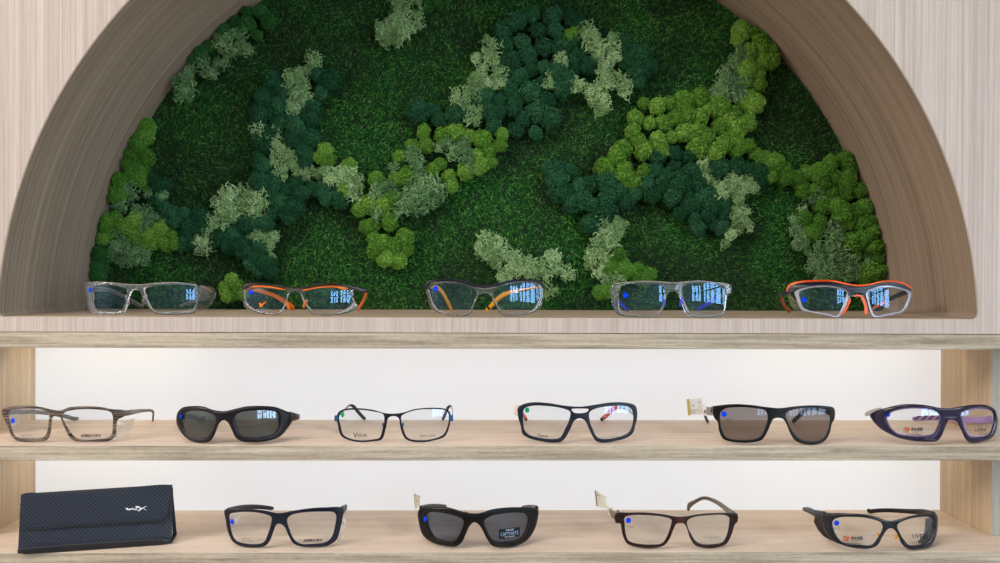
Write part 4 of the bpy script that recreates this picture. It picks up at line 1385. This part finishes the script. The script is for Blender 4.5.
# black wayfarer sunglasses with tag
g = Glasses('sunglasses', 'black squared sunglasses with see-through brown lenses and a price tag, middle shelf', 'sunglasses', (680, 390), MID,
            [(208, 108), (260, 95), (350, 89), (450, 95), (540, 107), (620, 114), (700, 105), (800, 97), (900, 100), (962, 114), (966, 180), (950, 210), (936, 270), (902, 321), (840, 342), (770, 338), (720, 317), (688, 270), (664, 212), (640, 180), (588, 180), (570, 208), (546, 262), (512, 312), (450, 329), (330, 326), (270, 306), (245, 260), (234, 200), (212, 172)],
            [[(254, 142), (282, 118), (370, 108), (470, 115), (532, 130), (548, 165), (533, 230), (503, 289), (450, 311), (330, 311), (287, 294), (264, 250), (252, 190)],
             [(662, 150), (702, 125), (790, 115), (880, 117), (928, 130), (936, 180), (923, 250), (893, 304), (840, 323), (772, 316), (727, 288), (692, 240), (670, 188)]],
            BLACK, R=190, half=2.2, bev=7, lens=LENS_B, lens_name='tinted_lens')
g.temple([(222, 130, 1), (195, 130, 14), (172, 132, 42), (155, 140, 80), (160, 170, 106), (176, 204, 126)], [12, 9, 6, 5, 5, 4], [3.2, 3.2, 3, 3, 3, 3], BLACK)
g.temple([(950, 140, 2), (890, 122, 34), (830, 112, 66), (785, 124, 90), (745, 162, 110), (704, 200, 128)], [11, 8, 6, 5.6, 5.8, 6], [3.2, 3, 3, 3.2, 3.4, 3.4], BLACK)
g.plate('arm_badge', [(168, 106, 22), (206, 110, 4), (206, 160, 4), (172, 158, 22)], 1.0, GUNMETAL)
g.dot(0, 275, 152, 17.5)
g.text(0, 'WX', 302, 187, 44, 18, INK, 0.3)
G_TAG1 = g

# purple wrap
g = Glasses('safety_glasses', 'glossy dark purple wrap glasses with lilac inner rims on the middle shelf', 'glasses', (850, 390), MID,
            [(160, 150), (240, 125), (340, 103), (430, 100), (520, 109), (600, 125), (660, 128), (740, 115), (830, 103), (920, 109), (968, 138), (986, 190), (981, 260), (952, 320), (880, 351), (800, 357), (770, 333), (738, 270), (708, 215), (688, 205), (662, 207), (640, 245), (612, 312), (582, 347), (520, 353), (430, 348), (330, 328), (270, 303), (200, 262), (150, 210), (132, 172)],
            [[(240, 182), (270, 152), (340, 130), (440, 122), (540, 135), (596, 160), (602, 192), (585, 258), (555, 303), (500, 316), (400, 316), (312, 299), (268, 260), (246, 218)],
             [(742, 162), (782, 140), (850, 126), (920, 131), (957, 152), (963, 200), (953, 260), (923, 308), (850, 323), (802, 318), (777, 290), (752, 220)]],
            PURPLE, R=90, half=3.6, bev=13, s=6.667)
for i_, (hh, sc) in enumerate(((0, 1), (1, 1))):
    h_ = g.holes[i_]
    cu_, cv_ = g.hc[i_][:2]
    lp_ = closed_spline(h_, 6)
    lp_ = lp_ if area2(lp_) > 0 else lp_[::-1]
    o_ = inset(lp_, -2)
    n_ = inset(lp_, 8)
    v, f = plate_2d(o_, [n_], 2, 1.0, lambda u, v_, w: g.pt(u, v_, w + 2.6))
    g.add('inner_gasket', v, f, LILAC, sharp=50)
g.temple([(215, 142, 3), (165, 150, 14), (122, 162, 32), (104, 170, 46)], [7, 7, 5.5, 4], [4, 3.6, 3.2, 2.6], GREYP)
g.temple([(945, 200, 1), (880, 208, 20), (790, 205, 52), (680, 195, 80), (560, 192, 104), (415, 197, 124)], [9, 8.6, 7.6, 6.4, 6.4, 6.2], [3.4, 3.4, 3.4, 3.4, 3.6, 3.6], LILAC)
for u_, m_ in ((452, 118), (500, 112), (545, 105), (590, 98)):
    g.plate('arm_stripe', [(u_ - 24, 203, m_ + 1), (u_ - 12, 203, m_ - 1), (u_ + 20, 178, m_ - 7), (u_ + 6, 178, m_ - 4)], 1.8, BLACK)
g.dot(0, 252, 170, 16)


def ansi(g, u, v, w):
    """small red and black lens print: boxed bird mark, four capitals, fine line below"""
    k = w / 110.0
    bx, by, bs = u - 52 * k, v, 30 * k
    fr_ = [(bx - bs / 2, by - bs / 2), (bx + bs / 2, by - bs / 2), (bx + bs / 2, by + bs / 2), (bx - bs / 2, by + bs / 2)]
    for a in range(4):
        p, q = fr_[a], fr_[(a + 1) % 4]
        dx, dy = q[0] - p[0], q[1] - p[1]
        L_ = math.hypot(dx, dy)
        nx, ny = -dy / L_ * 1.6, dx / L_ * 1.6
        g.decal('lens_print', 0, [(p[0] - nx, p[1] - ny), (q[0] - nx, q[1] - ny), (q[0] + nx, q[1] + ny), (p[0] + nx, p[1] + ny)], INK)
    g.decal('lens_print', 0, [(bx - 12 * k, by - 10 * k), (bx - 2 * k, by - 11 * k), (bx + 3 * k, by), (bx + 18 * k, by - 6 * k), (bx + 52 * k, by - 26 * k), (bx + 22 * k, by - 1 * k), (bx + 5 * k, by + 12 * k), (bx - 6 * k, by + 4 * k)], RED_INK, off=0.3)
    g.text(0, 'ANSI', u + 16 * k, v - 4 * k, 78 * k, 22 * k, INK, 0.0, bold=0.05)
    g.text(0, 'Z 87 +', u + 18 * k, v + 15 * k, 66 * k, 10 * k, INK)
    g.decal('lens_print', 0, [(u - 52 * k, v + 26 * k), (u + 46 * k, v + 31 * k), (u + 46 * k, v + 35 * k), (u - 52 * k, v + 29 * k)], INK)


ansi(g, 428, 272, 112)
g.text(1, 'UVEX', 872, 272, 74, 22, INK, 0.15, bold=0.02)
g.text(1, 'Z87 2', 884, 302, 50, 8, INK)

# ================================================================== bottom row
LOW = Z_LOW
g = Glasses('eyeglasses', 'matte navy rectangular glasses with clear side shields on the bottom shelf next to the case', 'glasses', (210, 490), LOW,
            [(92, 125), (150, 119), (250, 119), (340, 128), (430, 145), (520, 130), (620, 115), (720, 109), (832, 115), (830, 170), (818, 230), (792, 310), (742, 346), (650, 357), (560, 352), (518, 332), (488, 280), (463, 228), (438, 213), (417, 216), (397, 260), (372, 322), (342, 352), (260, 360), (190, 350), (145, 326), (114, 270), (98, 190)],
            [[(125, 152), (170, 141), (250, 138), (340, 151), (383, 171), (383, 200), (363, 270), (338, 323), (300, 337), (220, 334), (162, 314), (138, 270), (126, 200)],
             [(484, 180), (512, 156), (600, 140), (700, 136), (776, 141), (788, 160), (782, 220), (763, 288), (728, 323), (640, 337), (562, 334), (527, 308), (502, 260)]],
            NAVY, R=200, half=2.2, bev=7)
g.temple([(105, 138, 2), (150, 120, 30), (220, 108, 62), (300, 106, 92), (396, 116, 122)], [9, 7, 6.4, 5.8, 5.2], 3.2, NAVY)
g.temple([(818, 135, 2), (838, 118, 26), (850, 106, 48), (842, 108, 80), (815, 128, 108), (780, 165, 130)], [12, 9, 6, 5, 5, 5], 3.2, NAVY)
g.plate('side_shield', [(822, 178, 1), (846, 178, 22), (850, 215, 30), (838, 262, 26), (800, 318, 6), (788, 305, 1)], 1.0, CLEAR_SH)
g.plate('side_shield', [(108, 160, 1), (140, 150, 14), (190, 152, 30), (165, 205, 24), (138, 232, 12), (112, 200, 1)], 1.0, CLEAR_SH)
g.dot(0, 139, 200, 12, 17)
g.text(1, 'ARMOURX', 643, 315, 124, 19, INK, 0.25, -0.05, bold=0.035)
g.text(0, 'ARMOURX', 222, 305, 56, 8, INK_SOFT, 0.2, 0.05)
g.text(0, 'CE  Z87-2', 235, 321, 66, 7, INK_SOFT, 0.2, 0.05)

g = Glasses('sunglasses', 'thick black padded sunglasses with a printed lens sticker on the bottom shelf', 'sunglasses', (400, 490), LOW,
            [(113, 135), (138, 112), (220, 107), (300, 112), (380, 135), (440, 152), (500, 150), (560, 128), (640, 115), (740, 111), (830, 115), (862, 128), (860, 190), (838, 258), (792, 320), (722, 353), (640, 362), (580, 354), (545, 314), (513, 250), (488, 217), (462, 207), (437, 227), (411, 282), (386, 332), (350, 357), (270, 352), (190, 327), (140, 282), (117, 210)],
            [[(172, 150), (212, 142), (300, 155), (368, 176), (397, 197), (392, 230), (368, 288), (338, 323), (300, 324), (232, 304), (198, 264), (178, 200)],
             [(528, 196), (572, 166), (660, 150), (740, 146), (788, 156), (797, 190), (778, 260), (738, 308), (680, 323), (602, 326), (573, 308), (543, 250)]],
            BLACK, R=95, half=4.2, bev=15, lens=LENS_D, dome=3.6, lens_name='tinted_lens')
for i_, hp in enumerate(([(150, 142), (210, 130), (300, 143), (378, 168), (405, 195), (398, 232), (370, 298), (340, 334), (296, 336), (222, 316), (180, 272), (155, 205)],
                         [(516, 198), (565, 158), (660, 139), (745, 134), (800, 147), (812, 192), (790, 266), (745, 320), (680, 335), (598, 338), (562, 314), (532, 252)])):
    g.flat('rim_ring', hp, SATIN, w=-4.2, half=0.6, bev=2, holes=([(cu + (p - cu) * 0.95, cv + (q - cv) * 0.93) for p, q in hp for cu, cv in [g.hc[i_][:2]]],))
g.temple([(128, 135, 6), (140, 118, 22), (190, 104, 50), (240, 102, 80), (288, 106, 110)], [12, 8, 5.5, 5, 4.6], [4, 4, 3.6, 3.4, 3.2], BLACK)
g.temple([(850, 135, 6), (856, 122, 22), (835, 110, 55), (800, 108, 85), (764, 112, 112)], [12, 8, 5.5, 5, 4.6], [4, 4, 3.6, 3.4, 3.2], BLACK)
g.flat('brow_vent', [(405, 138), (432, 148), (500, 148), (520, 140), (515, 150), (498, 155), (436, 155), (412, 148)], RUBBER, w=-3.0, half=2.0, bev=2)
g.plate('arm_badge', [(846, 128, 2), (860, 124, 12), (860, 170, 14), (850, 176, 6)], 0.8, GREYP)
g.flat('round_sticker', [(157 + 10 * math.cos(a), 185 + 17 * math.sin(a)) for a in [i * 0.5236 for i in range(12)]], BLUE_DOT, w=-4.6, half=0.4, bev=1)
st_ = g.decal('lens_sticker', 1, [(617, 250), (682, 242), (748, 235), (749, 268), (747, 294), (684, 303), (620, 312), (618, 280)], BLACK, off=0.3)
g.text(1, 'WX', 690, 253, 50, 12, WHITE_INK, 0.4, -0.1, off=0.5)
g.text(1, 'CAPTIVATE', 684, 276, 112, 22, plain('pale_blue_ink', (150, 190, 226), 0.5), 0.0, -0.12, off=0.5)
g.text(1, 'POLARIZED', 686, 295, 60, 7, WHITE_INK, 0.0, -0.1, off=0.5)
G_TAG2 = g

g = Glasses('eyeglasses', 'dark tortoise rectangular glasses with a raised taupe arm and price tag, bottom shelf', 'glasses', (590, 485), LOW,
            [(160, 182), (250, 175), (350, 175), (450, 185), (540, 200), (600, 198), (680, 185), (780, 178), (870, 177), (920, 182), (922, 232), (906, 250), (886, 312), (852, 372), (790, 394), (720, 397), (660, 382), (628, 342), (603, 270), (588, 246), (542, 246), (522, 280), (497, 342), (462, 382), (390, 399), (300, 392), (235, 372), (208, 330), (194, 265), (190, 245), (160, 238)],
            [[(218, 206), (260, 193), (360, 193), (460, 203), (508, 221), (503, 260), (478, 328), (448, 366), (380, 375), (290, 368), (242, 350), (224, 310), (217, 250)],
             [(608, 230), (642, 206), (740, 193), (838, 191), (868, 206), (868, 250), (853, 318), (828, 358), (770, 372), (702, 372), (662, 353), (633, 310), (613, 270)]],
            TORT, R=240, half=2.1, bev=6)
g.temple([(178, 205, 2), (150, 190, 16), (128, 172, 36), (130, 160, 70), (150, 185, 105), (180, 235, 130)], [10, 9, 7, 5, 5, 5], 3.2, TAUPE)
g.temple([(905, 195, 2), (860, 160, 30), (800, 115, 66), (740, 88, 90), (700, 86, 100), (655, 108, 112), (622, 130, 122), (612, 160, 128)], [9, 7, 5.6, 4.6, 4.4, 5, 7, 6], [3.4, 3.2, 3.2, 3, 3, 3.2, 3.6, 3.4], TAUPE)
g.flat('bridge_inlay', [(540, 208), (570, 206), (592, 208), (586, 236), (566, 242), (546, 236)], plain('amber_tortoise', (66, 24, 14), 0.25), w=-2.0, half=0.4, bev=3)
g.dot(0, 240, 225, 16.5)
g.text(0, 'V 2.0', 251, 264, 40, 14, INK_SOFT, bold=0.01)
g.text(1, '[ Georgetown ]', 757, 330, 114, 22, INK_SOFT)
g.text(1, 'Demo Lens', 757, 314, 66, 8, INK_SOFT)
g.text(1, '5017', 752, 348, 22, 8, INK_SOFT)
G_TAG3 = g

g = Glasses('safety_glasses', 'glossy navy wrap glasses with dark side shields on the bottom shelf', 'glasses', (790, 490), LOW,
            [(205, 150), (300, 145), (400, 148), (480, 155), (550, 172), (600, 190), (640, 192), (690, 180), (770, 160), (850, 150), (916, 154), (924, 230), (911, 300), (882, 350), (800, 373), (740, 372), (698, 337), (668, 272), (640, 243), (612, 247), (582, 287), (547, 347), (500, 367), (420, 367), (330, 347), (262, 315), (222, 262), (205, 205)],
            [[(267, 196), (302, 175), (400, 170), (500, 181), (568, 206), (578, 235), (548, 299), (508, 343), (440, 343), (332, 328), (300, 300), (277, 250)],
             [(672, 221), (722, 190), (800, 172), (878, 173), (898, 200), (893, 268), (868, 318), (820, 340), (742, 343), (717, 318), (692, 280)]],
            GLOSSNAVY, R=95, half=3.0, bev=10)
g.temple([(225, 165, 4), (170, 150, 30), (120, 132, 62), (85, 120, 92), (110, 118, 110), (140, 127, 124)], [11, 9, 6, 4.4, 4.4, 4.6], [4, 3.6, 3.2, 3, 3, 3], BLACK)
g.temple([(908, 165, 4), (840, 142, 34), (740, 134, 66), (620, 128, 96), (540, 130, 116), (484, 138, 132)], [10, 8, 6, 5.4, 5.4, 5.6], [4, 3.6, 3.4, 3.4, 3.4, 3.6], BLACK)
g.plate('side_shield', [(215, 165, 2), (160, 160, 26), (152, 200, 28), (178, 250, 20), (215, 292, 10), (262, 318, 2), (225, 250, 1)], 1.4, SATIN)
g.plate('side_shield', [(905, 172, 3), (880, 178, 18), (850, 182, 34), (846, 240, 36), (838, 290, 32), (800, 330, 22), (838, 342, 10), (880, 320, 3), (905, 260, 2)], 1.4, plain('dark_grey_shield', (52, 54, 52), 0.5))
g.pad(556, 283, 4, 1.4, 3.4, 2.2, YELLOW, 0.5)
g.pad(666, 294, 4, 1.2, 3.8, 2.2, YELLOW, -0.4)
g.dot(0, 291, 208, 16.5)
g.text(0, 'M-00001', 296, 242, 44, 9, INK_SOFT)
ansi(g, 400, 306, 108)
g.text(1, 'UVEX', 810, 290, 92, 28, INK, 0.1, bold=0.015)
g.text(1, 'SW06', 812, 316, 52, 7, INK_SOFT)
g.text(1, 'Z87-2+  57-16', 800, 330, 78, 7, INK_SOFT)


# ------------------------------------------------------------------ price tags hanging on three arms
def price_tag(g, label, face, edge_pts, edge_mat, paper, lines, loop):
    c = [g.deep_any(*p) for p in face]
    mid = sum(c, Vector()) / len(c)
    root = empty('price_tag', mid, label, 'price tag', 'paper price tags')
    nrm = (c[1] - c[0]).cross(c[3] - c[0]).normalized()
    if nrm.y > 0:
        nrm = -nrm
    # folded paper label, two leaves
    ax, ay = (c[1] - c[0]), (c[3] - c[0])
    V, Fc = [], []
    N = 8
    for j in range(2):
        for i in range(N + 1):
            s_ = i / N
            bow = nrm * (0.0012 * math.sin(s_ * math.pi)) + nrm * (0.0004 if j == 0 else -0.0004)
            V += [c[0].lerp(c[1], s_) + bow, c[3].lerp(c[2], s_) + bow]
    q = 2 * (N + 1)
    for j in range(2):
        for i in range(N):
            a = j * q + 2 * i
            Fc.append((a, a + 1, a + 3, a + 2))
    for i in range(N):
        a = 2 * i
        Fc += [(a, a + 2, q + a + 2, q + a), (a + 1, q + a + 1, q + a + 3, a + 3)]
    Fc += [(0, q, q + 1, 1), (2 * N, 2 * N + 1, q + 2 * N + 1, q + 2 * N)]
    part('paper_label', V, Fc, paper, root, smooth=False)
    e = [g.deep_any(*p) for p in edge_pts]
    h = nrm * 0.0009
    n = len(e)
    part('coloured_edge', [p + h for p in e] + [p - h for p in e], [tuple(range(n)), tuple(range(n, 2 * n))[::-1]] + [(i, (i + 1) % n, n + (i + 1) % n, n + i) for i in range(n)], edge_mat, root, smooth=False)
    for body, fu, fv, fw, fh in lines:
        cu = bpy.data.curves.new('print', 'FONT')
        cu.body = body
        cu.resolution_u = 2
        ob = bpy.data.objects.new('print', cu)
        COL.objects.link(ob)
        me = bpy.data.meshes.new_from_object(ob.evaluated_get(bpy.context.evaluated_depsgraph_get()))
        bpy.data.objects.remove(ob)
        xs = [q_.co.x for q_ in me.vertices]
        ys = [q_.co.y for q_ in me.vertices]
        for q_ in me.vertices:
            a = fu + ((q_.co.x - min(xs)) / (max(xs) - min(xs)) - 0.5) * fw
            b = fv - ((q_.co.y - min(ys)) / (max(ys) - min(ys)) - 0.5) * fh
            q_.co = c[0] + ax * a + ay * b + nrm * (0.0007 + 0.0012 * math.sin(min(max(a, 0), 1) * math.pi)) - mid
        me.materials.clear()
        link('tag_print', me, INK_SOFT, root)
    w = [g.deep_any(*p) for p in loop]
    v, f = sweep(path_spline([(p.x, p.y, p.z, 0.0016, 0.0004) for p in w], 6), 8)
    part('paper_loop', v, f, paper, root)
    return root


def deep_any(g, u, v, mm):
    uu = min(max(u, g.umin), g.umax)
    p = P(g.o[0] + u / g.s, g.o[1] + (v + g.dv) / g.s, g.Y(uu, v) + mm * MM)
    return p + g.fix()


Glasses.deep_any = deep_any
price_tag(G_TAG1, 'white price tag with a gold edge on the arm of the black middle shelf sunglasses',
          [(44, 60, 44), (138, 50, 40), (144, 150, 40), (60, 158, 44)], [(40, 60, 43), (56, 57, 43), (66, 158, 43), (50, 160, 43)], GOLD, PAPER,
          [('C', 0.2, 0.22, 0.06, 0.12), ('175', 0.27, 0.42, 0.22, 0.12), ('RX', 0.78, 0.24, 0.16, 0.08), ('SUN 54-19', 0.35, 0.72, 0.5, 0.10), ('BLACK', 0.3, 0.86, 0.3, 0.08)],
          [(138, 98, 40), (152, 100, 38), (166, 128, 34), (165, 156, 40), (148, 148, 42)])
price_tag(G_TAG2, 'small cream price tag standing up behind the thick black bottom shelf sunglasses',
          [(90, 28, 46), (126, 42, 40), (120, 100, 40), (98, 118, 46)], [(88, 27, 45), (95, 29, 45), (103, 118, 45), (96, 119, 45)], PAPER_C, PAPER_C,
          [('16', 0.6, 0.35, 0.3, 0.08)],
          [(118, 98, 40), (128, 108, 36), (136, 122, 28), (128, 128, 30)])
price_tag(G_TAG3, 'tilted white price tag with a copper edge on the arm of the dark tortoise glasses',
          [(32, 38, 44), (104, 76, 38), (98, 150, 36), (42, 132, 44)], [(30, 36, 43), (38, 40, 43), (50, 136, 43), (40, 132, 43)], COPPER, PAPER_C,
          [('99', 0.3, 0.2, 0.3, 0.14), ('TORT', 0.5, 0.75, 0.4, 0.10)],
          [(100, 128, 37), (112, 150, 34), (120, 185, 31), (140, 190, 22), (148, 165, 22), (128, 145, 32)])

# ------------------------------------------------------------------ folding case on the bottom shelf
sC = 5.263


def pc(u, v):
    return u / sC, 470 + v / sC


def weave(name):
    k = NT(name)
    b = k.n('ShaderNodeBsdfPrincipled', i_Roughness=0.45)
    b.inputs['Specular IOR Level'].default_value = 0.4
    tc = k.n('ShaderNodeTexCoord')
    mp = k.n('ShaderNodeMapping')
    mp.inputs['Scale'].default_value = (1, 1, 1)
    k.l(tc, 'UV', mp, 0)
    sp = k.n('ShaderNodeSeparateXYZ')
    k.l(mp, 0, sp, 0)
    ws = []
    for ax in ('X', 'Y'):
        m1 = k.n('ShaderNodeMath', operation='MULTIPLY')
        m1.inputs[1].default_value = 2 * math.pi / 0.0048
        k.l(sp, ax, m1, 0)
        s_ = k.n('ShaderNodeMath', operation='SINE')
        k.l(m1, 0, s_, 0)
        ws.append(s_)
    ml = k.n('ShaderNodeMath', operation='MULTIPLY')
    k.l(ws[0], 0, ml, 0)
    k.l(ws[1], 0, ml, 1)
    r = k.ramp([(0.2, lin((46, 54, 70))), (0.5, lin((38, 45, 59))), (0.8, lin((16, 19, 27)))])
    mr = k.n('ShaderNodeMapRange')
    mr.inputs['From Min'].default_value = -1
    k.l(ml, 0, mr, 0)
    k.l(mr, 0, r, 'Fac')
    k.l(r, 'Color', b, 'Base Color')
    bp = k.n('ShaderNodeBump', i_Strength=0.5, i_Distance=0.0006)
    bp.invert = True
    k.l(mr, 0, bp, 'Height')
    k.l(bp, 0, b, 'Normal')
    k.l(b, 0, k.out, 0)
    return k.m


A = on_floor(*pc(95, 447), Z_LOW)
B = on_floor(*pc(904, 390), Z_LOW)
A.z = B.z = Z_LOW
ex = (B - A).normalized()
LENc = (B - A).length
bk_ = Vector((-ex.y, ex.x, 0))
TL = P(*pc(110, 130), A.y + 0.008)
TR = P(*pc(905, 80), B.y + 0.014)
case = empty('glasses_case', (A + B) / 2, 'dark woven texture folding case with a silver letter mark on the bottom shelf', 'glasses case')
wv_ = weave('woven_case_cover')
EDGE_M = plain('smooth_case_edge', (18, 20, 28), 0.4)
BEIGE = plain('beige_felt_lining', (176, 164, 142), 0.9)
dep = 0.031
A2, B2 = A + bk_ * dep, B + bk_ * dep
T_L, T_R = TL - Vector((0, 0, 0)), TR


def slab(p00, p10, p11, p01, th, nseg=24):
    """thin slightly padded panel; returns verts, faces, uv per vertex"""
    n = (p10 - p00).cross(p01 - p00).normalized()
    if n.dot(Vector((0, -1, 0))) < 0:
        n = -n
    V, UV, Fc = [], [], []
    m = 12
    for sd in (1, -1):
        for j in range(m + 1):
            for i in range(nseg + 1):
                a, b = i / nseg, j / m
                p = (p00.lerp(p10, a)).lerp(p01.lerp(p11, a), b)
                e = min(1, min(a, 1 - a) * nseg / 1.2) * min(1, min(b, 1 - b) * m / 1.2)
                V.append(p + n * (th * 0.5 * sd * (0.35 + 0.65 * e)))
                UV.append((a * (p10 - p00).length, b * (p01 - p00).length))
    q = (m + 1) * (nseg + 1)
    for sd in (0, 1):
        for j in range(m):
            for i in range(nseg):
                a = sd * q + j * (nseg + 1) + i
                Fc.append((a, a + 1, a + nseg + 2, a + nseg + 1))
    rim = [i for i in range(nseg + 1)] + [j * (nseg + 1) + nseg for j in range(1, m + 1)] + [m * (nseg + 1) + i for i in range(nseg - 1, -1, -1)] + [j * (nseg + 1) for j in range(m - 1, 0, -1)]
    for a in range(len(rim)):
        b = (a + 1) % len(rim)
        Fc.append((rim[a], rim[b], q + rim[b], q + rim[a]))
    return V, Fc, UV, n


def uv_part(name, V, Fc, UV, mat, root, parent=None, smooth=True):
    base = Vector(root.location)
    me = bpy.data.meshes.new(name)
    me.from_pydata([tuple(Vector(v) - base) for v in V], [], Fc)
    lay = me.uv_layers.new(name='UVMap')
    for lpn in me.loops:
        lay.data[lpn.index].uv = UV[lpn.vertex_index]
    bm = bmesh.new()
    bm.from_mesh(me)
    bmesh.ops.recalc_face_normals(bm, faces=bm.faces)
    bm.to_mesh(me)
    bm.free()
    if smooth:
        me.polygons.foreach_set('use_smooth', [True] * len(me.polygons))
        me.set_sharp_from_angle(angle=math.radians(40))
    return link(name, me, mat, parent or root)


V, Fc, UV, nf = slab(A + Vector((0, 0, 0.0014)), B + Vector((0, 0, 0.0014)), T_R, T_L, 0.003)
uv_part('front_panel', V, Fc, UV, wv_, case)
V, Fc, UV, _ = slab(A2 + Vector((0, 0, 0.0014)), B2 + Vector((0, 0, 0.0014)), T_R + bk_ * 0.002, T_L + bk_ * 0.002, 0.003)
uv_part('rear_panel', V, Fc, UV, wv_, case)
V, Fc, UV, _ = slab(A + bk_ * 0.002 + Vector((0, 0, 0.0016)), B + bk_ * 0.002 + Vector((0, 0, 0.0016)), B2 + Vector((0, 0, 0.0016)), A2 + Vector((0, 0, 0.0016)), 0.003)
uv_part('base_panel', V, Fc, UV, EDGE_M, case)
# smooth binding along the foot and the top fold
for nm, p, q, up in (('foot_binding', A, B, 0.0045), ('top_fold', T_L, T_R, -0.0005)):
    v, f = sweep(path_spline([tuple(p.lerp(q, t) + Vector((0, 0, up)) + nf * 0.0006) + (0.0042 if nm == 'foot_binding' else 0.0016, 0.0019) for t in (0, 0.3, 0.6, 1)], 6), 12)
    part(nm, v, f, EDGE_M, case)
# inner gussets of beige felt at both ends
for p, q, t in ((A, A2, T_L), (B, B2, T_R)):
    inn = ex * (0.004 if p is A else -0.004)
    c_ = (p + q + t) / 3 + (ex * 0.010 if p is A else -ex * 0.010)
    tri = [p + bk_ * 0.003 + inn + Vector((0, 0, 0.003)), q - bk_ * 0.003 + inn + Vector((0, 0, 0.003)), t - Vector((0, 0, 0.003)) + bk_ * 0.0015 + inn]
    V = tri + [c_] + [x + inn for x in tri] + [c_ + inn]
    part('end_gusset', V, [(0, 1, 3), (1, 2, 3), (2, 0, 3), (4, 5, 7), (5, 6, 7), (6, 4, 7), (0, 1, 5, 4), (1, 2, 6, 5), (2, 0, 4, 6)], BEIGE, case, smooth=False)


def on_front(u, v, off):
    """point of the case front under a traced position"""
    px, py = pc(u, v)
    d = ray(px, py)
    t = (A + Vector((0, 0, 0.0014)) + nf * (0.0015 + off) - CAM).dot(nf) / d.dot(nf)
    return CAM + d * t


flap = closed_spline([(112, 132), (300, 121), (600, 101), (900, 82), (903, 100), (898, 160), (884, 222), (868, 250), (845, 262), (700, 271), (500, 285), (300, 300), (190, 308), (162, 308), (145, 300), (128, 275), (118, 200)], 10)
v, f = plate_2d(flap, [], 5, 1.0, lambda a, b, w: on_front(a, b, (0.9 - w) * MM))
o_l = A
UVf = [((p - A).dot(ex), (p - A).dot((T_L - A).normalized())) for p in v]
uv_part('flap', v, f, UVf, wv_, case, smooth=True)
# stitched groove along the flap edge
gl = [(112, 250), (130, 283), (148, 306), (166, 313), (190, 313), (300, 305), (500, 290), (700, 276), (846, 267), (873, 254), (889, 225), (902, 165), (908, 95)]
path = [tuple(on_front(a, b, 0.0006)) + (0.0011, 0.0009) for a, b in gl]
v, f = sweep(path_spline(path, 8), 10)
part('flap_binding', v, f, EDGE_M, case)
# winged letter mark, silver foil


def mark(poly):
    v, f = plate_2d([Vector(p) for p in poly], [], 0.4, 0.25, lambda a, b, w: on_front(a, b, 0.0024 - w * MM))
    part('logo_mark', v, f, SILVER_F, case, smooth=False)


SILVER_F = plain('silver_foil', (236, 238, 242), 0.35, 0.15)
kx, ky = 32 / 1000 * sC, 18 / 562 * sC
mk = lambda pts: [((120 + a * 0.032) * sC, (500 + b * 0.03203 - 470) * sC) for a, b in pts]
mark(mk([(170, 250), (230, 245), (280, 280), (330, 262), (400, 245), (450, 278), (500, 285), (560, 262), (540, 300), (480, 322), (420, 300), (380, 290), (320, 315), (270, 322), (200, 305)]))
mark(mk([(480, 195), (560, 185), (630, 215), (670, 255), (760, 210), (845, 190), (780, 230), (690, 285), (640, 310), (590, 355), (545, 335), (600, 290), (630, 270), (580, 240), (520, 245), (505, 285), (490, 240)]))
mark(mk([(730, 275), (780, 285), (835, 325), (760, 300)]))
